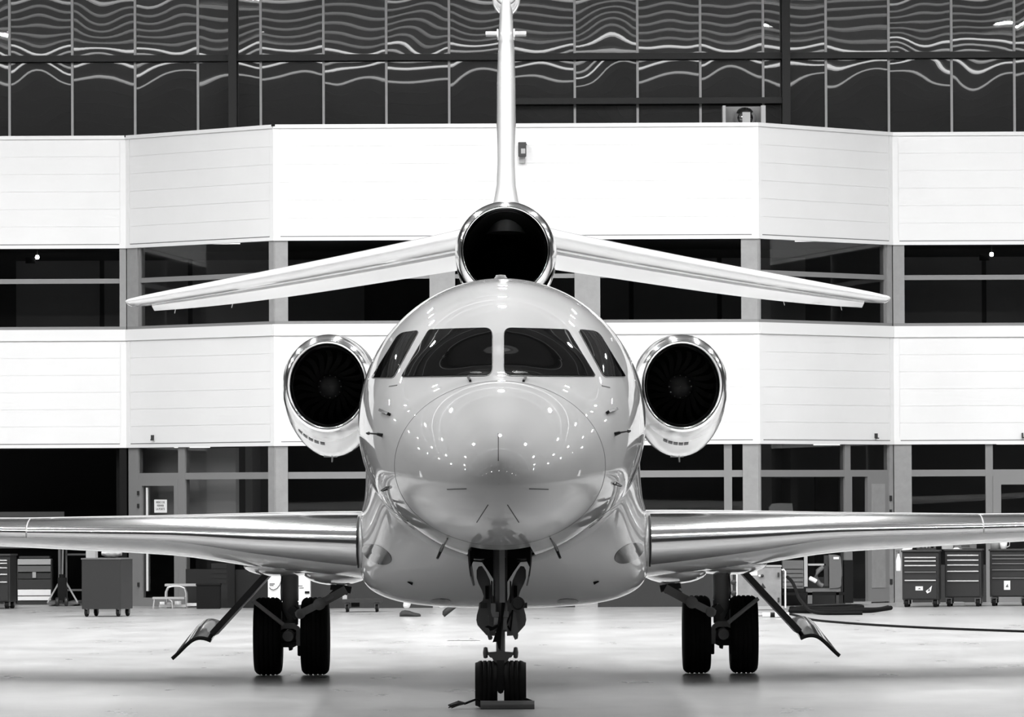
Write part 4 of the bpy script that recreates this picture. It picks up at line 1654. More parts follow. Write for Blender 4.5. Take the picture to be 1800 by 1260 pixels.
# nose gear doors: thin curved plates hanging at the bay edges
for sg in (-1, 1):
    k = MB()
    rg = []
    prof = catmull([(55.5, 965), (55, 985), (53, 1003), (50.5, 1018), (48, 1029)], 4)
    for q, (a, b_) in enumerate(prof):
        x, z = n2(879.5 + sg * a, b_)
        e = 0.012
        sb = 0.0 if b_ < 1012 else (b_ - 1012) / 17 * 0.5
        rg.append([Vector((x - sg * e, 2.25 + sb, z)), Vector((x, 2.25 + sb, z)), Vector((x, 4.0 - sb, z)), Vector((x - sg * e, 4.0 - sb, z))])
    k.rings(rg, True, True, True, smooth=False)
    DR = k.build('nose_gear_door', 'gear_dark', PLANE)
    k = MB(); k.prism([n2(879.5 + sg * a, b_) for a, b_ in ((54.5, 967), (46, 968), (46, 984), (52, 997), (53.5, 996))], 2.5, 2.53)
    k.build('door_rib', 'black', DR)
    for py in (980, 985):
        k = MB(); k.cyl(n3(879.5 + sg * 54, py, 2.9), n3(879.5 + sg * 30, py + 2, 2.9), 0.008, n=6)
        k.build('door_link', 'gear_dark', DR)

# ================================================================== THINGS ON THE FLOOR
def caster(parent, x, y, r_=0.055, w_=0.035, rz=0.0):
    c_ = MB(); c_.lathe([(.005, -w_ / 2), (r_ * .9, -w_ / 2), (r_, -w_ * .3), (r_, w_ * .3), (r_ * .9, w_ / 2), (.005, w_ / 2)], (0, 0, 0), 'X', 16)
    o = c_.build('caster_wheel', 'black', parent, (x, y, r_), rz)
    f_ = MB(); f_.box(x - w_ * .8, x - w_ * .55, y - r_ * .5, y + r_ * .5, r_ * .8, r_ * 2.3)
    f_.box(x + w_ * .55, x + w_ * .8, y - r_ * .5, y + r_ * .5, r_ * .8, r_ * 2.3)
    f_.box(x - w_ * .8, x + w_ * .8, y - r_ * .6, y + r_ * .6, r_ * 2.15, r_ * 2.4)
    f_.build('caster_fork', 'mid', parent)


def tool_chest(px0, px1, ptop, pbot, pcon, handles, label, stickers=(), hmat='handle', rz=R(-9)):
    g = gnd((px0 + px1) / 2, pcon)
    d = g.y
    K = FPX / d
    W_, zt, zb = (px1 - px0) / K, (pcon - ptop) / K, (pcon - pbot) / K
    T_ = empty('tool_chest', g, rz)
    tag(T_, label, 'tool chest', 'tool chests along the wall')
    hw, dep = W_ / 2, 0.48
    k = MB(); k.box(-hw, hw, 0.02, dep, zb, zt - 0.03)
    k.build('cabinet', 'chest', T_, bevel=0.008)
    k = MB(); k.box(-hw - .015, hw + .015, -0.01, dep + .015, zt - .03, zt)
    k.build('lid', 'dark', T_, bevel=0.006)
    hz = [(pcon - h) / K for h in handles]
    tops = [zt - 0.045] + [h - 0.012 for h in hz]
    for i, h in enumerate(hz):
        lo = hz[i + 1] + 0.018 if i + 1 < len(hz) else zb + 0.02
        k = MB(); k.box(-hw + .03, hw - .03, 0.0, 0.02, lo, h + .006)
        dr = k.build('drawer', 'chest', T_)
        k = MB(); k.box(-hw + .04, hw - .04, -.022, 0.0, h - .010, h + .010)
        k.build('drawer_handle', hmat if not isinstance(hmat, (list, tuple)) else hmat[i], dr, bevel=0.003)
    for sx, sz, w_, h_, kind in stickers:
        x, z = (sx - (px0 + px1) / 2) / K, (pcon - sz) / K
        w_, h_ = w_ / K, h_ / K
        k = MB()
        if kind == 'kite':
            k.prism([(x - w_ * .5, z - h_ * .2), (x - w_ * .25, z - h_ * .5), (x + w_ * .3, z - h_ * .25), (x + w_ * .5, z + h_ * .5), (x, z + h_ * .1)], -.004, -.0005)
        else:
            k.box(x - w_ / 2, x + w_ / 2, -.004, -.0005, z - h_ / 2, z + h_ / 2)
        st = k.build('sticker', 'white', T_)
        k = MB(); k.prism([(x - w_ * .25, z - h_ * .2), (x + w_ * .22, z - h_ * .22), (x + w_ * .1, z + h_ * .15), (x - w_ * .05, z + h_ * .02)], -.0055, -.004)
        k.build('sticker_mark', 'mid', st)
    for sx in (-1, 1):
        caster(T_, sx * (hw - .06), 0.07, .058, .06)
        caster(T_, sx * (hw - .06), dep - .07, .058, .06)
    return T_, K


tool_chest(1586, 1650, 967, 1054, 1067, (980, 986, 994, 1005.5, 1020), 'dark tool chest with two stickers on its bottom drawer, spray bottle at its side',
           [(1616, 1034, 13, 7, 'box'), (1633, 1036, 11, 14, 'kite')], hmat=('handle', 'handle', 'handle', 'mid', 'handle'))
tool_chest(1661, 1725, 965, 1050, 1066, (976, 984.5, 993, 1004, 1021), 'dark tool chest with a grey case on top, middle of the three on the right')
tool_chest(1740, 1806, 965, 1049, 1065, (976, 982, 990.5, 1001.5, 1016), 'dark tool chest with a white upright sticker, at the right edge', [(1770.5, 1028.5, 11, 16, 'box')], hmat='mid')
tool_chest(-48, 18, 974, 1058, 1070, (985, 990, 998, 1009.5, 1023), 'dark tool chest with pale handles cut by the left edge')


def thing(name, px, pcon, label, cat, group=None, rz=0.0, dy=0.0):
    g = gnd(px, pcon)
    g.y += dy
    T_ = empty(name, g, rz)
    tag(T_, label, cat, group)
    return T_, FPX / g.y


def on_top(name, px0, px1, py0, py1, d, label, cat, material, dep=0.2, poly=None, bevel=0.0):
    p = at((px0 + px1) / 2, py1, d)
    K = FPX / d
    k = MB()
    hw, h = (px1 - px0) / K / 2, (py1 - py0) / K
    if poly:
        k.prism([(x * hw, z * h) for x, z in poly], 0, dep)
    else:
        k.box(-hw, hw, 0, dep, 0, h)
    o = k.build(name, material, None, p, bevel=bevel)
    return tag(o, label, cat)


# --- things on the chests
dch = [gnd(1618, 1067).y, gnd(1693, 1066).y, gnd(1773, 1065).y]
on_top('rag', 1586, 1606, 960, 967, dch[0] + .08, 'crumpled white rag on the stickered tool chest', 'rag', 'cloth_white', .15,
       [(-1, 0), (-.8, .5), (-.4, .7), (0, 1), (.5, .9), (1, .95), (.7, .3), (.2, .1)])
T_, K = None, None
p = at(1629, 967, dch[0] + .12); p.z = 100 / (FPX / dch[0]) + .001
EB = empty('engine_part', p); tag(EB, 'dark cast metal part lying on the stickered tool chest', 'machine part')
k = MB(); k.box(-.15, .15, 0, .2, 0, .03); k.build('base', 'dark', EB)
for sx in (-.09, .09):
    k = MB(); k.prism([(sx - .055, .03), (sx + .055, .03), (sx + .055, .07), (sx + .03, .10), (sx - .03, .10), (sx - .055, .07)], .02, .16); k.build('housing', 'mid', EB)
    k = MB(); k.lathe([(.001, 0.0), (.03, 0.0), (.03, .03)], (sx, 0.0, .065), 'Y', 14); k.build('bore', 'black', EB)
k = MB(); k.lathe([(.001, 0), (.015, 0.0), (.015, .03)], (0, -.005, .045), 'Y', 12); k.build('plug', 'pale', EB)
# spray bottle hanging on the side of the first chest
p = at(1579.5, 1004, dch[0] + .05)
SB = empty('spray_bottle', p); tag(SB, 'white spray bottle hanging at the left side of the stickered tool chest', 'bottle')
k = MB(); k.lathe([(.001, 0), (.036, 0.0), (.040, .02), (.040, .17), (.034, .20), (.018, .25), (.015, .28)], n=18); k.build('bottle_body', 'white', SB)
k = MB(); k.cyl((0, 0, .28), (0, 0, .31), .016, n=10); k.box(-.045, .02, -.012, .012, .31, .34); k.box(-.04, -.03, -.006, .006, .27, .31); k.build('trigger_head', 'mid', SB)
# grey case, clear bag and cloth on the middle chest
p = at(1697, 965, dch[1] + .1); p.z = 101 / (FPX / dch[1]) + .001
CS = empty('tool_case', p); tag(CS, 'flat grey tool case on the middle tool chest at right', 'case')
k = MB(); k.box(-.18, .18, 0, .28, 0, .085); k.build('case_body', 'mid', CS, bevel=.01)
k = MB(); k.box(-.17, .15, .02, .27, .088, .13); k.build('case_lid', 'pale', CS, bevel=.01)
k = MB(); k.tube([(-.06, -.005, .05), (-.05, -.03, .05), (.05, -.03, .05), (.06, -.005, .05)], .007); k.build('case_handle', 'dark', CS)
on_top('parts_bag', 1656, 1676, 953, 965, dch[1] + .15, 'pale plastic parts bag beside the grey case', 'bag', 'pale', .12,
       [(-1, 0), (-1, .5), (-.7, .9), (-.1, 1), (.6, .95), (1, .6), (.9, 0)])
on_top('rag', 1674, 1692, 962, 966, dch[1] + .03, 'small white cloth in front of the grey case', 'rag', 'cloth_white', .06,
       [(-1, 0), (-.6, .9), (.1, 1), (.5, .4), (1, .3), (.9, 0)])
p = at(1752, 965, dch[2] + .2)
k = MB(); k.lathe([(.001, 0), (.10, 0), (.10, .2), (.085, .21), (.001, .21)], n=24)
tag(k.build('canister', 'pale', None, p), 'grey canister on the tool chest at the right edge', 'canister')
p = at(1764, 965, dch[2] + .06)
CP = empty('plastic_jug', p); tag(CP, 'white plastic measuring jug on the tool chest at the right edge', 'jug')
k = MB(); k.lathe([(.001, 0), (.045, 0), (.068, .14), (.062, .14), (.04, .01)], n=20); k.build('jug_body', 'white', CP)
k = MB(); k.tube([(.06, 0, .12), (.10, 0, .12), (.095, 0, .05), (.05, 0, .03)], .007); k.build('jug_handle', 'white', CP)
on_top('floor_tray', 1671, 1696, 1050.5, 1056, dch[1] + .9, 'white tray lying behind the middle tool chest', 'tray', 'white', .4)['label'] = 'white tray on a low ledge behind the middle tool chest'
bpy.data.objects['floor_tray'].location.z = 0.0

# --- grey cart on casters
T_, K = thing('trolley_cabinet', 178, 1084, 'dark grey sheet metal trolley cabinet standing on four casters', 'trolley', rz=R(-15))
W_ = 70 / K / math.cos(R(15))
zt, zb = 103 / K, 13.5 / K
k = MB(); k.box(-W_ / 2, W_ / 2, 0, .56, zb, zt - .02); k.build('cabinet', 'cart', T_, bevel=.006)
k = MB(); k.box(-W_ / 2 - .008, W_ / 2 + .008, -.008, .568, zt - .02, zt); k.build('rim', 'mid', T_)
for sx in (-1, 1):
    caster(T_, sx * (W_ / 2 - .06), .06, .055, .04)
    caster(T_, sx * (W_ / 2 - .06), .50, .055, .04)
cg = T_.location.copy()
k = MB(); k.box(-.09, .06, 0, .12, 0, .2)
tag(k.build('carton', 'pale', None, (cg.x - .17, cg.y + .36, zt + 0.001), R(-15)), 'pale carton on the left of the grey trolley cabinet', 'carton')
k = MB()
rg = []
for i in range(7):
    a = math.pi * i / 6
    rg.append([Vector((-.15 + .3 * i / 6, .2 + .12 * math.cos(t), max(0.0, .07 + .07 * math.sin(t) * (0.4 + .6 * math.sin(a)) + .01 * math.sin(9 * i + 3 * t)))) for t in (2 * math.pi * j / 14 for j in range(14))])
k.rings(rg, True, True, True)
tag(k.build('plastic_bag', 'pale', None, (cg.x + .15, cg.y - .02, zt + .001)), 'crumpled plastic bag of parts on the grey trolley cabinet', 'bag')

# --- stacked tray cabinet
T_, K = thing('tray_cabinet', 50, 1065, 'open rack of stacked trays, two of them white, beside the left tool chest', 'rack', dy=1.2)
hw = 29 / K
for y0, y1, mt_, nm in ((1065, 1058, 'dark', 'plinth'), (1057.5, 1050.5, 'white', 'tray'), (1049, 1038.5, 'white', 'tray'), (1037.5, 1021, 'dark', 'tray'), (1020, 1009, 'dark', 'tray'), (1007.5, 997, 'mid', 'tray'), (995, 985, 'pale', 'lid'), (984, 980, 'dark', 'mat')):
    off = 0.02 if nm == 'mat' else 0
    k = MB(); k.box(-hw + off, hw - off, 0 if mt_ != 'dark' else .03, .45, (1065 - y0) / K, (1065 - y1) / K); k.build(nm, mt_, T_, bevel=.004)
for sx in (-1, 1):
    k = MB(); k.box(sx * (hw + .004) - .01, sx * (hw + .004) + .01, .05, .43, 0, 78 / K); k.build('side_post', 'dark', T_)
k = MB(); k.box(-.03, .03, -.004, .028, 47 / K, 57 / K); k.build('label_card', 'pale', T_)

# --- pallet jack
T_, K = thing('pallet_jack', 114, 1064, 'hand pallet jack with upright handle and splayed forks in front of the dark opening', 'pallet jack', dy=-.6)
k = MB(); k.cyl((0, .05, 45 / K), (.0, .25, 112 / K), .018, n=10); k.build('tiller', 'mid', T_)
k = MB(); k.box(-.07, .07, -.05, .12, 10 / K, 50 / K); k.lathe([(.05, 0), (.05, .15)], (0, .02, 40 / K), 'Z', 14, True, True); k.build('pump', 'black', T_)
for sx in (-1, 1):
    k = MB(); k.lathe([(.004, -.03), (.055, -.03), (.075, -.02), (.075, .02), (.055, .03), (.004, .03)], (sx * .075, -.08, .075), 'X', 18); k.build('steer_wheel', 'dark', T_)
    k = MB(); k.bar((sx * .03, .12, 47 / K), (sx * .25, .12, 6 / K), .025, .05); k.build('fork_brace', 'pale', T_)
    k = MB(); k.box(sx * .17 - .09, sx * .17 + .09, .1, 1.25, .025, .075); k.build('fork', 'mid', T_, bevel=.006)
    k = MB(); k.lathe([(.004, -.04), (.035, -.04), (.035, .04), (.004, .04)], (sx * .17, 1.1, .035), 'X', 12); k.build('load_roller', 'black', T_)

# --- workbench in the dark opening and its clutter
p = at(55, 1062, 100.4)
T_ = empty('workbench', (p.x, 100.2, 0)); tag(T_, 'dark workbench inside the unlit workshop at left', 'workbench')
zt = at(55, 957, 100.2).z
k = MB(); k.box(-.75, .53, 0, .6, zt - .06, zt); k.build('bench_top', 'mid', T_)
for x in (-.7, .49):
    for y in (.03, .55):
        k = MB(); k.box(x - .02, x + .02, y - .02, y + .02, 0, zt - .06); k.build('leg', 'mid', T_)
k = MB(); k.box(-.75, .53, .58, .61, zt, zt + .55); k.build('back_panel', 'mid', T_)
for px, wd, h, mt_, lb in ((3, .05, .09, 'white', 'white tub at the left end of the workbench'), (16, .045, .08, 'pale', 'grey tin second from the left on the workbench'), (35, .05, .06, 'pale', 'low pale bowl in the middle of the workbench'), (62, .06, .05, 'white', 'white cloth ball at the right of the workbench')):
    q = at(px, 957, 100.35)
    k = MB(); k.lathe([(.001, 0), (wd * .8, 0), (wd, h * .5), (wd * .9, h), (.001, h)], n=16)
    tag(k.build('tub', mt_, None, (q.x, 100.35, zt + .001)), lb, 'tub')
p = at(128, 972, 100)
T_ = empty('storage_rack', (p.x, 100.4, 0)); tag(T_, 'grey metal storage rack behind the pallet jack', 'rack')
for x in (-.14, .30):
    k = MB(); k.box(x - .015, x + .015, 0, .03, 0, 1.25); k.build('upright', 'mid', T_)
for z in (.25, .85, 1.2):
    k = MB(); k.box(-.14, .30, 0, .4, z - .03, z); k.build('shelf', 'mid', T_)

# --- step stool with tubular frame, in front of the glass door
T_, K = thing('step_stool', 322, 1066.5, 'low two-step aluminium work platform with tubular hoops by the glass door', 'step stool', dy=-1.0)


def q(px, py, y=0.0):
    return Vector(((px - 322) / K, y, (1066.5 - py) / K))


k = MB(); k.box(q(296, 0).x, q(358, 0).x, -.05, .35, q(0, 1028).z, q(0, 1024).z); k.build('platform', 'pale', T_)
k = MB(); k.box(q(276, 0).x, q(332, 0).x, -.3, -.05, q(0, 1050).z, q(0, 1046.5).z); k.build('step', 'pale', T_)
for y in (-.04, .34):
    k = MB(); k.tube([q(354, 1028, y), q(359, 1040, y), q(365, 1066, y)], .014); k.build('leg_tube', 'handle', T_)
    k = MB(); k.tube([q(297, 1060, y), q(297.5, 1038, y), q(301, 1030, y), q(310, 1028, y), q(322, 1028, y), q(330, 1031, y), q(333, 1040, y), q(333, 1066, y)], .014); k.build('hoop', 'handle', T_)
k = MB(); k.tube([q(279, 1050, -.28), q(277, 1066, -.28)], .013); k.build('leg_tube', 'handle', T_)
k = MB(); k.tube([q(305, 1050, -.28), q(310, 1054, -.28), q(311, 1066, -.28)], .013); k.build('leg_tube', 'handle', T_)
k = MB(); k.box(q(333, 0).x, q(362, 0).x, .0, .1, q(0, 1063).z, q(0, 1058).z); k.build('base_bar', 'white', T_)
k = MB(); k.box(q(286, 0).x, q(333, 0).x, -.1, -.06, q(0, 1064.5).z, q(0, 1060).z); k.build('base_bar', 'white', T_)
for i, (px, py, r_, h) in enumerate(((291, 1057, .05, .10), (303, 1057, .045, .09), (318, 1057, .055, .11))):
    k = MB(); k.lathe([(.001, 0), (r_, 0), (r_, h), (.001, h)], n=18)
    tag(k.build('paint_tin', 'white' if i != 1 else 'pale', None, (T_.location.x + q(px, 0).x, T_.location.y + .17, .0)), ['white tin at the left under the work platform', 'grey tin in the middle under the work platform', 'white tin at the right under the work platform'][i], 'tin')
g = gnd(366, 1067.5)
k = MB(); k.box(-.19, .19, 0, .35, 0, .40)
k.box(-.2, .2, -.01, .36, .37, .41)
tag(k.build('plastic_crate', 'black', None, (g.x + .06, g.y - 1.15, 0), bevel=.01), 'black plastic crate beside the aluminium work platform', 'crate')
# carton leaning behind
g = gnd(352, 1064)
k = MB(); k.box(-.20, .20, 0, .16, 0, .72)
for zc in (.40, .48, .56, .64):
    k.box(-.19, .19, -.008, 0, zc, zc + .05)
tag(k.build('ribbed_panel', 'dark', None, (g.x + .42, 96.62, 0), R(-47)), 'dark ribbed panel leaning at the window behind the black crate', 'panel')

# --- white cabinet behind the left main gear
g = at(508, 1064, 94.6)
T_ = empty('control_cabinet', (g.x, 94.6, 0)); tag(T_, 'white control cabinet with printed plates behind the left main wheels', 'cabinet')
K = FPX / 94.6


def q(px, py):
    return ((px - 508) / K, (1074 - py) / K)


k = MB(); k.box(q(471, 0)[0], q(545, 0)[0], 0, .4, .08, .92); k.build('cabinet_body', 'white', T_, bevel=.01)
k = MB(); k.box(q(474, 0)[0], q(542, 0)[0], .03, .38, 0, .08); k.build('plinth', 'dark', T_)
for a, b_, c_, d_ in ((474, 483, 1027, 1029), (474, 481, 1030, 1031.5), (524, 532, 1031, 1032.5), (526, 534, 1034.5, 1036)):
    x0, z1 = q(a, c_); x1, z0 = q(b_, d_)
    k = MB(); k.box(x0, x1, -.004, 0, z0, z1); k.build('printed_plate', 'mid', T_)
x0, z1 = q(536, 1041); x1, z0 = q(544, 1045)
k = MB(); k.box(x0, x1, -.015, 0, z0, z1); k.build('display', 'black', T_)
k = MB(); k.tube([Vector((q(a, b_)[0], -.02, q(a, b_)[1])) for a, b_ in ((474, 1034), (476, 1037), (481, 1038.5), (487, 1036), (492, 1030), (495, 1022), (496, 1012))], .008); k.build('cable', 'mid', T_)

# --- low trolley
T_, K = thing('platform_trolley', 637, 1076, 'low grey platform trolley on casters beyond the left wing root', 'trolley')
k = MB(); k.box(-36 / K, 34 / K, 0, .6, 17 / K, 23 / K); k.build('deck', 'dark', T_)
k = MB(); k.box(-35 / K, -27 / K, .02, .08, 23 / K, 60 / K); k.build('push_post', 'pale', T_)
k = MB(); k.box(-20 / K, -6 / K, .1, .5, 9 / K, 17 / K); k.build('battery_box', 'black', T_)
for x in (-27 / K, 25 / K):
    for y in (.07, .52):
        caster(T_, x, y, .058, .04)

# --- person walking behind the fuselage
g = gnd(745, 1084)
PS = empty('person', (g.x, g.y, 0)); tag(PS, 'person in white trousers and dark shoes walking behind the fuselage', 'person')
K = FPX / g.y


def px_x(px):
    return (px - 745) / K


lx, rx = px_x(714), px_x(787)                # rear ankle and front... walking to the right
hip = Vector((0.03, 0.02, .92))
jt = {'pelvis': (hip, .15), 'belly': (hip + Vector((.0, 0, .18)), .14), 'chest': (hip + Vector((.03, 0, .40)), .16), 'neck0': (hip + Vector((.04, 0, .56)), .075), 'neck': (hip + Vector((.055, 0, .63)), .055),
      'hip_a': (hip + Vector((-.03, .09, -.06)), .095), 'knee_a': (Vector((lx + .10, .11, .50)), .062), 'ank_a': (Vector((lx - .01, .11, .115)), .058),
      'hip_b': (hip + Vector((.03, -.09, -.06)), .095), 'knee_b': (Vector((.17, -.09, .52)), .062), 'ank_b': (Vector((px_x(779), -.09, .125)), .058),
      'sh_a': (hip + Vector((.03, .19, .52)), .07), 'el_a': (hip + Vector((.02, .25, .24)), .048), 'wr_a': (hip + Vector((.22, .24, .06)), .034),
      'sh_b': (hip + Vector((.03, -.19, .52)), .07), 'el_b': (hip + Vector((-.12, -.25, .26)), .048), 'wr_b': (hip + Vector((-.06, -.26, .02)), .034)}
names = list(jt)
edges = [('pelvis', 'belly'), ('belly', 'chest'), ('chest', 'neck0'), ('neck0', 'neck'), ('pelvis', 'hip_a'), ('hip_a', 'knee_a'), ('knee_a', 'ank_a'), ('pelvis', 'hip_b'), ('hip_b', 'knee_b'), ('knee_b', 'ank_b'),
         ('chest', 'sh_a'), ('sh_a', 'el_a'), ('el_a', 'wr_a'), ('chest', 'sh_b'), ('sh_b', 'el_b'), ('el_b', 'wr_b')]


def skin_obj(name, joints, edges_, material, parent, sub=2):
    nm = list(joints)
    me = bpy.data.meshes.new(name)
    me.from_pydata([joints[n][0] for n in nm], [(nm.index(a), nm.index(b_)) for a, b_ in edges_], [])
    o = link(name, me, parent)
    o.modifiers.new('skin', 'SKIN').use_smooth_shade = True
    if not me.skin_vertices:
        bm = bmesh.new(); bm.from_mesh(me); bm.verts.layers.skin.verify(); bm.to_mesh(me); bm.free()
    for i, n in enumerate(nm):
        me.skin_vertices[0].data[i].radius = (joints[n][1], joints[n][1])
    me.skin_vertices[0].data[0].use_root = True
    sb = o.modifiers.new('sub', 'SUBSURF'); sb.levels = sb.render_levels = sub
    me.materials.append(M[material])
    return o


skin_obj('body', jt, edges, 'cloth_white', PS)
# hands with five fingers
for sd, wr in (('a', jt['wr_a'][0]), ('b', jt['wr_b'][0])):
    hj = {'wrist': (wr, .026), 'palm': (wr + Vector((.02, 0, -.06)), .036)}
    he = [('wrist', 'palm')]
    for i in range(4):
        L = (.075, .085, .08, .065)[i]
        b0 = wr + Vector((.02 + .018 * (i - 1.5), 0, -.085))
        hj['f%d' % i] = (b0, .0105); hj['g%d' % i] = (b0 + Vector((.006, .004, -L * .55)), .0095); hj['h%d' % i] = (b0 + Vector((.0, .016, -L)), .008)
        he += [('palm', 'f%d' % i), ('f%d' % i, 'g%d' % i), ('g%d' % i, 'h%d' % i)]
    hj['t0'] = (wr + Vector((.055, -.005, -.05)), .012); hj['t1'] = (wr + Vector((.07, -.005, -.085)), .010)
    he += [('palm', 't0'), ('t0', 't1')]
    skin_obj('hand', hj, he, 'skin', PS, 1)
# head, hair, shoes
hc = jt['neck'][0] + Vector((.02, 0, .12))
k = MB()
prof = [(.002, -.125), (.035, -.12), (.055, -.10), (.068, -.06), (.075, -.01), (.080, .04), (.075, .085), (.05, .115), (.002, .13)]
k.lathe([(r_ * 1.0, z) for r_, z in prof], (0, 0, 0), 'Z', 20)
k.v = [(x * 1.15 + (.012 if z > 0 else 0), y, z) for x, y, z in k.v]
HD = k.build('head', 'skin', PS, hc)
k = MB(); k.prism([(.085, -.03), (.112, -.035), (.088, .02)], -.012, .012); k.build('nose', 'skin', HD)
for sy in (-.03, .03):
    k = MB(); k.lathe([(.001, -.006), (.009, 0), (.001, .006)], (.083, sy, .015), 'Y', 10); k.build('eye', 'ink', HD)
for sy in (-.083, .083):
    k = MB(); k.lathe([(.002, -.03), (.014, -.015), (.018, .01), (.002, .03)], (0, sy, -.005), 'Z', 10); k.build('ear', 'skin', HD)
k = MB(); k.box(.080, .09, -.022, .022, -.068, -.060); k.build('mouth', 'shoe', HD)
k = MB(); k.lathe([(.086, .0), (.088, .04), (.083, .09), (.056, .122), (.002, .138)], (-.012, 0, 0), 'Z', 20); k.v = [(x * 1.12, y, z) for x, y, z in k.v]; k.build('hair', 'hair', HD)


def shoe(ankle, toe, nm, sole):
    """toe, ankle: points; shoe body lofted from heel to toe."""
    k = MB()
    d = (toe - ankle)
    L = d.length
    d.normalize()
    sidev = Vector((0, 1, 0))
    upv = d.cross(sidev) * -1
    if upv.dot(sole) < 0:
        upv = -upv
    rg = []
    for t, w_, h in ((-.05, .018, .05), (-.02, .034, .085), (.03, .038, .095), (.10, .040, .085), (.16, .045, .062), (.215, .046, .05), (.25, .036, .042), (.268, .012, .025)):
        c_ = ankle + d * t
        rg.append([c_ + sidev * (w_ * math.cos(a)) + upv * (h * max(0, math.sin(a)) + .0) for a in (math.pi * 2 * j / 16 for j in range(16))])
    k.rings(rg, True, True, True)
    return k.build(nm, 'shoe', PS)


ha = Vector((px_x(706), .11, .0))
shoe(Vector((px_x(708), .11, .004)), Vector((px_x(740), .11, .004)), 'shoe', Vector((0, 0, 1)))
# front foot strikes the floor with the heel, toe raised
hb = Vector((px_x(786), -.09, .028))
shoe(hb, hb + Vector((math.cos(R(38)), 0, math.sin(R(38)))), 'shoe', Vector((-.6, 0, .8)))

# --- ground power unit
T_, K = thing('ground_power_unit', 1334, 1073, 'grey ground power unit cabinet with white plate and warning triangle behind the right main gear', 'power unit', rz=R(0), dy=0.3)


def q(px, py):
    return ((px - 1334) / K, (1073 - py) / K)


x0, z0 = q(1298, 1067); x1, z1 = q(1375, 997)
k = MB(); k.box(x0, x1, 0, .6, z0, z1); k.build('cabinet_body', 'gpu', T_, bevel=.008)
k = MB(); k.box(q(1290, 0)[0], q(1378, 0)[0], -.04, .64, q(0, 1072)[1], q(0, 1066)[1]); k.build('base_frame', 'pale', T_)
k = MB(); k.box(x0 - .01, x1 + .01, -.01, .61, z1, z1 + .02); k.build('top_cover', 'pale', T_)
k = MB(); k.tube([Vector((q(1376, 1004)[0], .0, q(0, 1003)[1])), Vector((q(1379, 0)[0], .0, q(0, 1001.5)[1])), Vector((q(1382, 0)[0], .0, q(0, 1005)[1])), Vector((q(1382, 0)[0], .0, q(0, 1069)[1]))], .014); k.build('push_handle', 'white', T_)
for px in (1284.5, 1297):
    k = MB(); k.box(q(px - 1.2, 0)[0], q(px + 1.2, 0)[0], .0, .03, .02, q(0, 1000)[1]); k.build('left_post', 'white', T_)
for py in (1024, 1043):
    k = MB(); k.lathe([(.002, -.03), (.04, -.03), (.045, 0), (.02, .03)], Vector((q(1291, 0)[0], -.02, q(0, py)[1])), 'Y', 14); k.build('cable_socket', 'dark', T_)
k = MB(); k.box(q(1312, 0)[0], q(1333, 0)[0], -.006, 0, q(0, 1012)[1], q(0, 1000)[1]); pl = k.build('name_plate', 'white', T_)
k = MB(); k.box(q(1319, 0)[0], q(1330, 0)[0], -.0075, -.006, q(0, 1003.7)[1], q(0, 1002.2)[1]); k.build('plate_print', 'pale', pl)
k = MB(); k.prism([q(1338, 1036), q(1348, 1034), q(1342, 1025)], -.005, 0); k.build('warning_triangle', 'dark', T_)
k = MB(); k.lathe([(.001, -.03), (.02, -.03), (.025, 0)], Vector((q(1341.5, 0)[0], 0, q(0, 1012.5)[1])), 'Y', 14); k.build('switch', 'dark', T_)
k = MB(); k.lathe([(.001, -.04), (.016, -.04), (.018, 0)], Vector((q(1337, 0)[0], 0, q(0, 1012.8)[1])), 'Y', 12); k.build('indicator', 'white', T_)
for py in (1011, 1055):
    k = MB(); k.box(q(1368.5, 0)[0], q(1371.5, 0)[0], -.03, 0, q(0, py + 4)[1], q(0, py - 4)[1]); k.build('door_latch', 'dark', T_)
for px in (1296, 1372):
    for y in (.08, .52):
        k = MB(); k.cyl((q(px, 0)[0], y, 0), (q(px, 0)[0], y, .03), .03, n=10); k.build('foot', 'dark', T_)

# --- compressor trolley to the right of it
T_, K = thing('service_trolley', 1430, 1065, 'dark service trolley with louvred panel and curved side cover', 'trolley')


def q(px, py):
    return ((px - 1430) / K, (1065 - py) / K)


k = MB(); k.box(q(1376, 0)[0], q(1413, 0)[0], .03, .4, q(0, 1034)[1], q(0, 985)[1]); k.build('louvre_box', 'mid', T_)
for i in range(5):
    k = MB(); k.box(q(1376, 0)[0], q(1412, 0)[0], .01, .05, q(0, 994 + 7.5 * i + 5.4)[1], q(0, 994 + 7.5 * i)[1]); k.build('louvre_slat', 'mid', T_)
for a, b_, c_, d_, mt_, nm in ((1414, 1420, 975, 1031, 'pale', 'post'), (1417, 1478, 1034, 1040, 'mid', 'tray'), (1420, 1428, 1040, 1061, 'mid', 'leg'), (1470, 1475, 1040, 1061, 'dark', 'leg'), (1376, 1484, 1041, 1046, 'black', 'chassis'), (1484, 1500, 985, 1060, 'black', 'end_panel'), (1378, 1384, 1046, 1061, 'black', 'leg'), (1421, 1452, 991, 994, 'pale', 'rail'), (1449, 1456, 976, 1030, 'dark', 'post')):
    k = MB(); k.box(q(a, 0)[0], q(b_, 0)[0], .02, .35 if nm != 'post' else .08, q(0, d_)[1], q(0, c_)[1]); k.build(nm, mt_, T_)
k = MB()
pr = catmull([(1458, 975), (1476, 977), (1479, 990), (1480, 1005), (1479, 1020), (1477, 1032), (1460, 1034)], 4)
k.prism([q(*p_) for p_ in pr] + [q(1458, 1034)], .0, .3, True)
cc = k.build('curved_cover', 'mid', T_)
k = MB(); k.box(q(1465.5, 0)[0], q(1475, 0)[0], -.008, 0, q(0, 983)[1], q(0, 979)[1]); k.build('tag_plate', 'white', cc)
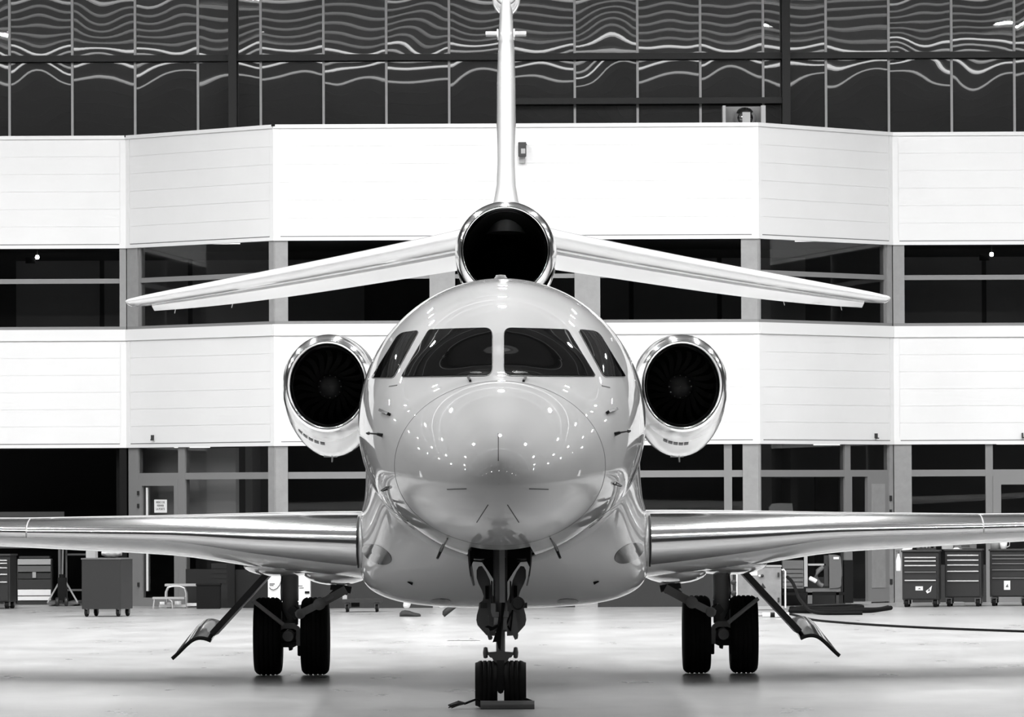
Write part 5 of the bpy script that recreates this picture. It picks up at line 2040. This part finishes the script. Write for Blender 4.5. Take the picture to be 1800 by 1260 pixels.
k = MB(); k.tube([Vector((q(1424, 0)[0], .0, q(0, 1016)[1])), Vector((q(1430, 0)[0], -.03, q(0, 1019)[1])), Vector((q(1435, 0)[0], -.03, q(0, 1022)[1]))], .035, 12); k.build('bottle', 'white', T_)
k = MB(); k.tube([Vector((q(a, 0)[0], .05, q(0, b_)[1])) for a, b_ in ((1448, 996), (1438, 1004), (1434, 1016), (1440, 1026), (1447, 1030))], .04, 10); k.build('rag_bundle', 'mid', T_)


# --- hoses and cables on the floor
def cable(name, pts, r_, label, material='cable', per=6, closed=False, zlift=None):
    P = [gnd(*p) for p in pts]
    P = [Vector((p_.x, p_.y, r_ + (zlift[i] if zlift else 0))) for i, p_ in enumerate(P)]
    P = [Vector(x) for x in catmull([tuple(x) for x in P], per)]
    k = MB(); k.tube(P, r_, 8)
    return tag(k.build(name, material), label, 'cable' if name == 'cable' else 'hose')


cable('hose', [(1400, 1072), (1440, 1070), (1500, 1068), (1516, 1069.5), (1505, 1071), (1470, 1072.5), (1420, 1073), (1390, 1072)], .03, 'thick black hose coiled in loose loops beside the service trolley')
cable('hose', [(1388, 1077.5), (1430, 1078), (1480, 1078), (1530, 1077), (1566, 1075.5)], .034, 'thick black hose lying straight, ending near the open door', zlift=[0, 0, 0, 0, .03])
cable('hose', [(1395, 1075), (1440, 1075.5), (1490, 1075.5), (1540, 1074.5), (1561, 1073)], .032, 'black hose behind the straight one, ending near the open door', zlift=[.0, .01, .01, 0, .02])
gq = gnd(1440, 1080)
k = MB()
PP = [Vector((at(a, b_, dd).x, dd, max(.028, at(a, b_, dd).z))) for a, b_, dd in ((1384, 1014, 92.2), (1392, 1022, 92.0), (1398, 1034, 91.7), (1404, 1050, 91.3), (1412, 1061, 90.6), (1422, 1072, 90.0), (1437, 1079, 89.5), (1460, 1082, 89.0), (1490, 1082, 89.0), (1516, 1081.5, 89.0))]
k.tube([Vector(x) for x in catmull([tuple(x) for x in PP], 5)], .026, 8)
tag(k.build('power_lead', 'cable'), 'black power lead running from the grey power unit down to the floor', 'cable')
cable('cable', [(1382, 1079), (1398, 1083), (1430, 1091), (1480, 1096), (1560, 1101.5), (1650, 1106), (1740, 1109.5), (1840, 1113)], .016, 'long thin cable running across the floor to the right edge')
# plug lying on the floor
g = gnd(1358, 1086)
PG = empty('cable_coupling', (g.x, g.y, 0)); tag(PG, 'white and black cable coupling lying on the floor behind the right main wheels', 'coupling')
K = FPX / g.y
for a, b_, r_, mt_, nm in ((1333, 1340, .022, 'pale', 'tail'), (1340, 1354, .034, 'white', 'plug_body'), (1354, 1362, .037, 'black', 'collar'), (1362, 1376, .042, 'white', 'socket_body'), (1376, 1387, .036, 'white', 'socket_cap')):
    k = MB(); k.cyl(((a - 1358) / K, 0, .045), ((b_ - 1358) / K, 0, .045), r_, n=14)
    k.build(nm, mt_, PG)

# --- wheel chock and its rope tag
g = gnd(892, 1246.5)
CH = empty('wheel_chock', (g.x, g.y, 0)); tag(CH, 'dark rubber wheel chock in front of the nose wheels', 'wheel chock')
K = FPX / g.y
hw = 47.5 / K
k = MB()
hh = 14.5 / K
k.rings([[Vector((-hw, y, z)) for y, z in ((0, 0), (0, hh * .55), (.045, hh), (.11, hh), (.145, hh * .5), (.145, 0))], [Vector((hw, y, z)) for y, z in ((0, 0), (0, hh * .55), (.045, hh), (.11, hh), (.145, hh * .5), (.145, 0))]], True, True, True, smooth=False)
k.build('chock_body', 'gear', CH, bevel=.008)
k = MB(); k.tube([(-hw + .02, .13, .05), (-hw - .03, .15, .085), (-hw - .10, .12, .06), (-hw - .14, .10, .045)], .010); k.build('rope', 'black', CH)
k = MB(); k.cyl((hw - .02, .16, .06), (hw - .09, .22, .085), .012, n=8); k.build('rope_knot', 'black', CH)
rn = random.Random(3)
k = MB()
for i in range(16):
    a0 = Vector((-hw - .13, .10, .05))
    e_ = Vector((-hw - .25 - rn.uniform(0, .03), .08 + rn.uniform(-.05, .05), .008 + rn.uniform(0, .035)))
    md = a0.lerp(e_, .5) + Vector((0, rn.uniform(-.02, .02), rn.uniform(.0, .025)))
    k.tube([a0, md, e_], [.008, .010, .004], 5)
fr_ = k.build('frayed_end', 'dark', CH); fr_['kind'] = 'stuff'
# strip of paper on the floor
g = gnd(815, 1126)
k = MB()
K = FPX / g.y
pts = [(785, 0.0), (793, .012), (800, .004), (806, .02), (812, .006), (824, .006), (826, .03), (832, .022), (838, .012), (845, .0)]
k.rings([[Vector(((px - 815) / K, y, z + .004)), Vector(((px - 815) / K, y, z)), Vector(((px - 815) / K, y + .25, z * .6)), Vector(((px - 815) / K, y + .25, z * .6 + .004))] for (px, z), y in zip(pts, (0, .02, 0, .01, .0, .02, 0, .01, 0, 0))], True, True, True, smooth=False)
tag(k.build('paper_strip', 'white', None, (g.x, g.y, .001)), 'crumpled white paper strip on the floor left of the nose gear', 'paper')

# --- things on the building
p = at(918, 275, YC - .16)
SPK = empty('wall_camera', p); tag(SPK, 'small black floodlight box on the white wall beside the fin', 'floodlight')
k = MB(); k.box(-.065, .065, -.05, .1, 0, .23); k.build('housing', 'gear_dark', SPK, bevel=.01)
k = MB(); k.box(-.02, .048, -.056, -.05, .045, .125); k.build('lens_window', 'pale', SPK)
k = MB(); k.box(-.05, .05, .09, .16, -.10, .02); k.build('bracket', 'pale', SPK)
k = MB(); k.tube([(.05, .1, .2), (.075, .1, .2)], .012); k.build('pivot', 'gear_dark', SPK)
SPK.name = 'wall_floodlight'
for (px, py), bay, lb in (((270, 771), 'left_angled', 'tiny wall hook under the cladding of the left angled bay'), ((1538, 768), 'right_angled', 'tiny wall hook under the cladding of the right angled bay'), ((1797, 767), 'right', 'tiny wall hook at the right edge of the cladding')):
    B = BAY[bay]
    u_, z_ = B.u(px, py), B.z(px, py)
    k = MB(); B.box(k, u_ - .012, u_ + .012, z_ - .02, z_ + .06, 0, .05); B.box(k, u_ - .012, u_ + .035, z_ - .03, z_ - .01, .02, .06)
    tag(k.build('wall_hook', 'dark'), lb, 'hook', 'hooks on the white cladding')
for px, py, lb in ((65.5, 452, 'small lit spotlight inside the upper window at far left'), (1743, 447, 'small lit spotlight inside the upper window at far right')):
    p = at(px, py, 100.2)
    SL = empty('spotlight', p); tag(SL, lb, 'spotlight', 'spotlights in the upper rooms')
    k = MB(); k.lathe([(.001, -.035), (.025, -.03), (.035, 0), (.025, .03), (.001, .035)], n=14); k.build('bulb', 'bulb', SL)
    k = MB(); k.box(-.2, -.04, .0, .1, -.1, 0.0); k.build('lamp_housing', 'void', SL)
    k = MB(); k.cyl((0, .02, .035), (0, .02, 6.02 - p.z), .008, n=6); k.build('drop_rod', 'dark', SL)
# rooftop air unit
p = at(1308, 217, 101.6)
RU = empty('air_unit', (p.x, 101.6, 7.402)); tag(RU, 'pale boxed air unit with a shiny round duct on the office block roof', 'air unit')
K = FPX / 101.6


def q(px, py):
    return ((px - 1308) / K, at(px, py, 101.6).z - 7.402)


k = MB(); k.box(q(1275, 0)[0], q(1338, 0)[0], .3, .4, 0, q(0, 191)[1]); k.build('back_plate', 'pale', RU)
for a, b_ in ((1270.5, 1275.5), (1338, 1346)):
    k = MB(); k.box(q(a, 0)[0], q(b_, 0)[0], 0, .4, 0, q(0, 191)[1]); k.build('side_post', 'white', RU)
k = MB(); k.lathe([(.001, -.2), (.08, -.19), (.15, -.13), (.19, 0.0), (.20, .2)], (q(1310, 0)[0], .1, q(0, 213)[1]), 'Y', 24); k.build('round_duct', 'chrome', RU)
k = MB(); k.box(q(1304.5, 0)[0], q(1318, 0)[0], -.2, -.1, 0, q(0, 204)[1]); k.build('vent_cap', 'white', RU)
# carton behind the right ground floor window
p = at(1373, 897, 98.3)
T_ = empty('side_cabinet', (p.x, 98.2, 0)); tag(T_, 'dark cabinet behind the ground floor window of the right angled bay', 'cabinet')
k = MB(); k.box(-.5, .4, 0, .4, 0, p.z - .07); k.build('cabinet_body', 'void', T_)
k = MB(); k.box(-.42, -.02, -.01, 0, .1, p.z - .15); k.build('cabinet_door', 'void', T_)
k = MB(); k.prism([(-.2, 0), (-.2, .12), (-.15, .18), (-.02, .19), (.18, .185), (.2, 0)], .02, .3)
tag(k.build('carton', 'card', None, (p.x, 98.2, p.z - .069)), 'pale carton on the cabinet behind the right ground floor window', 'carton')
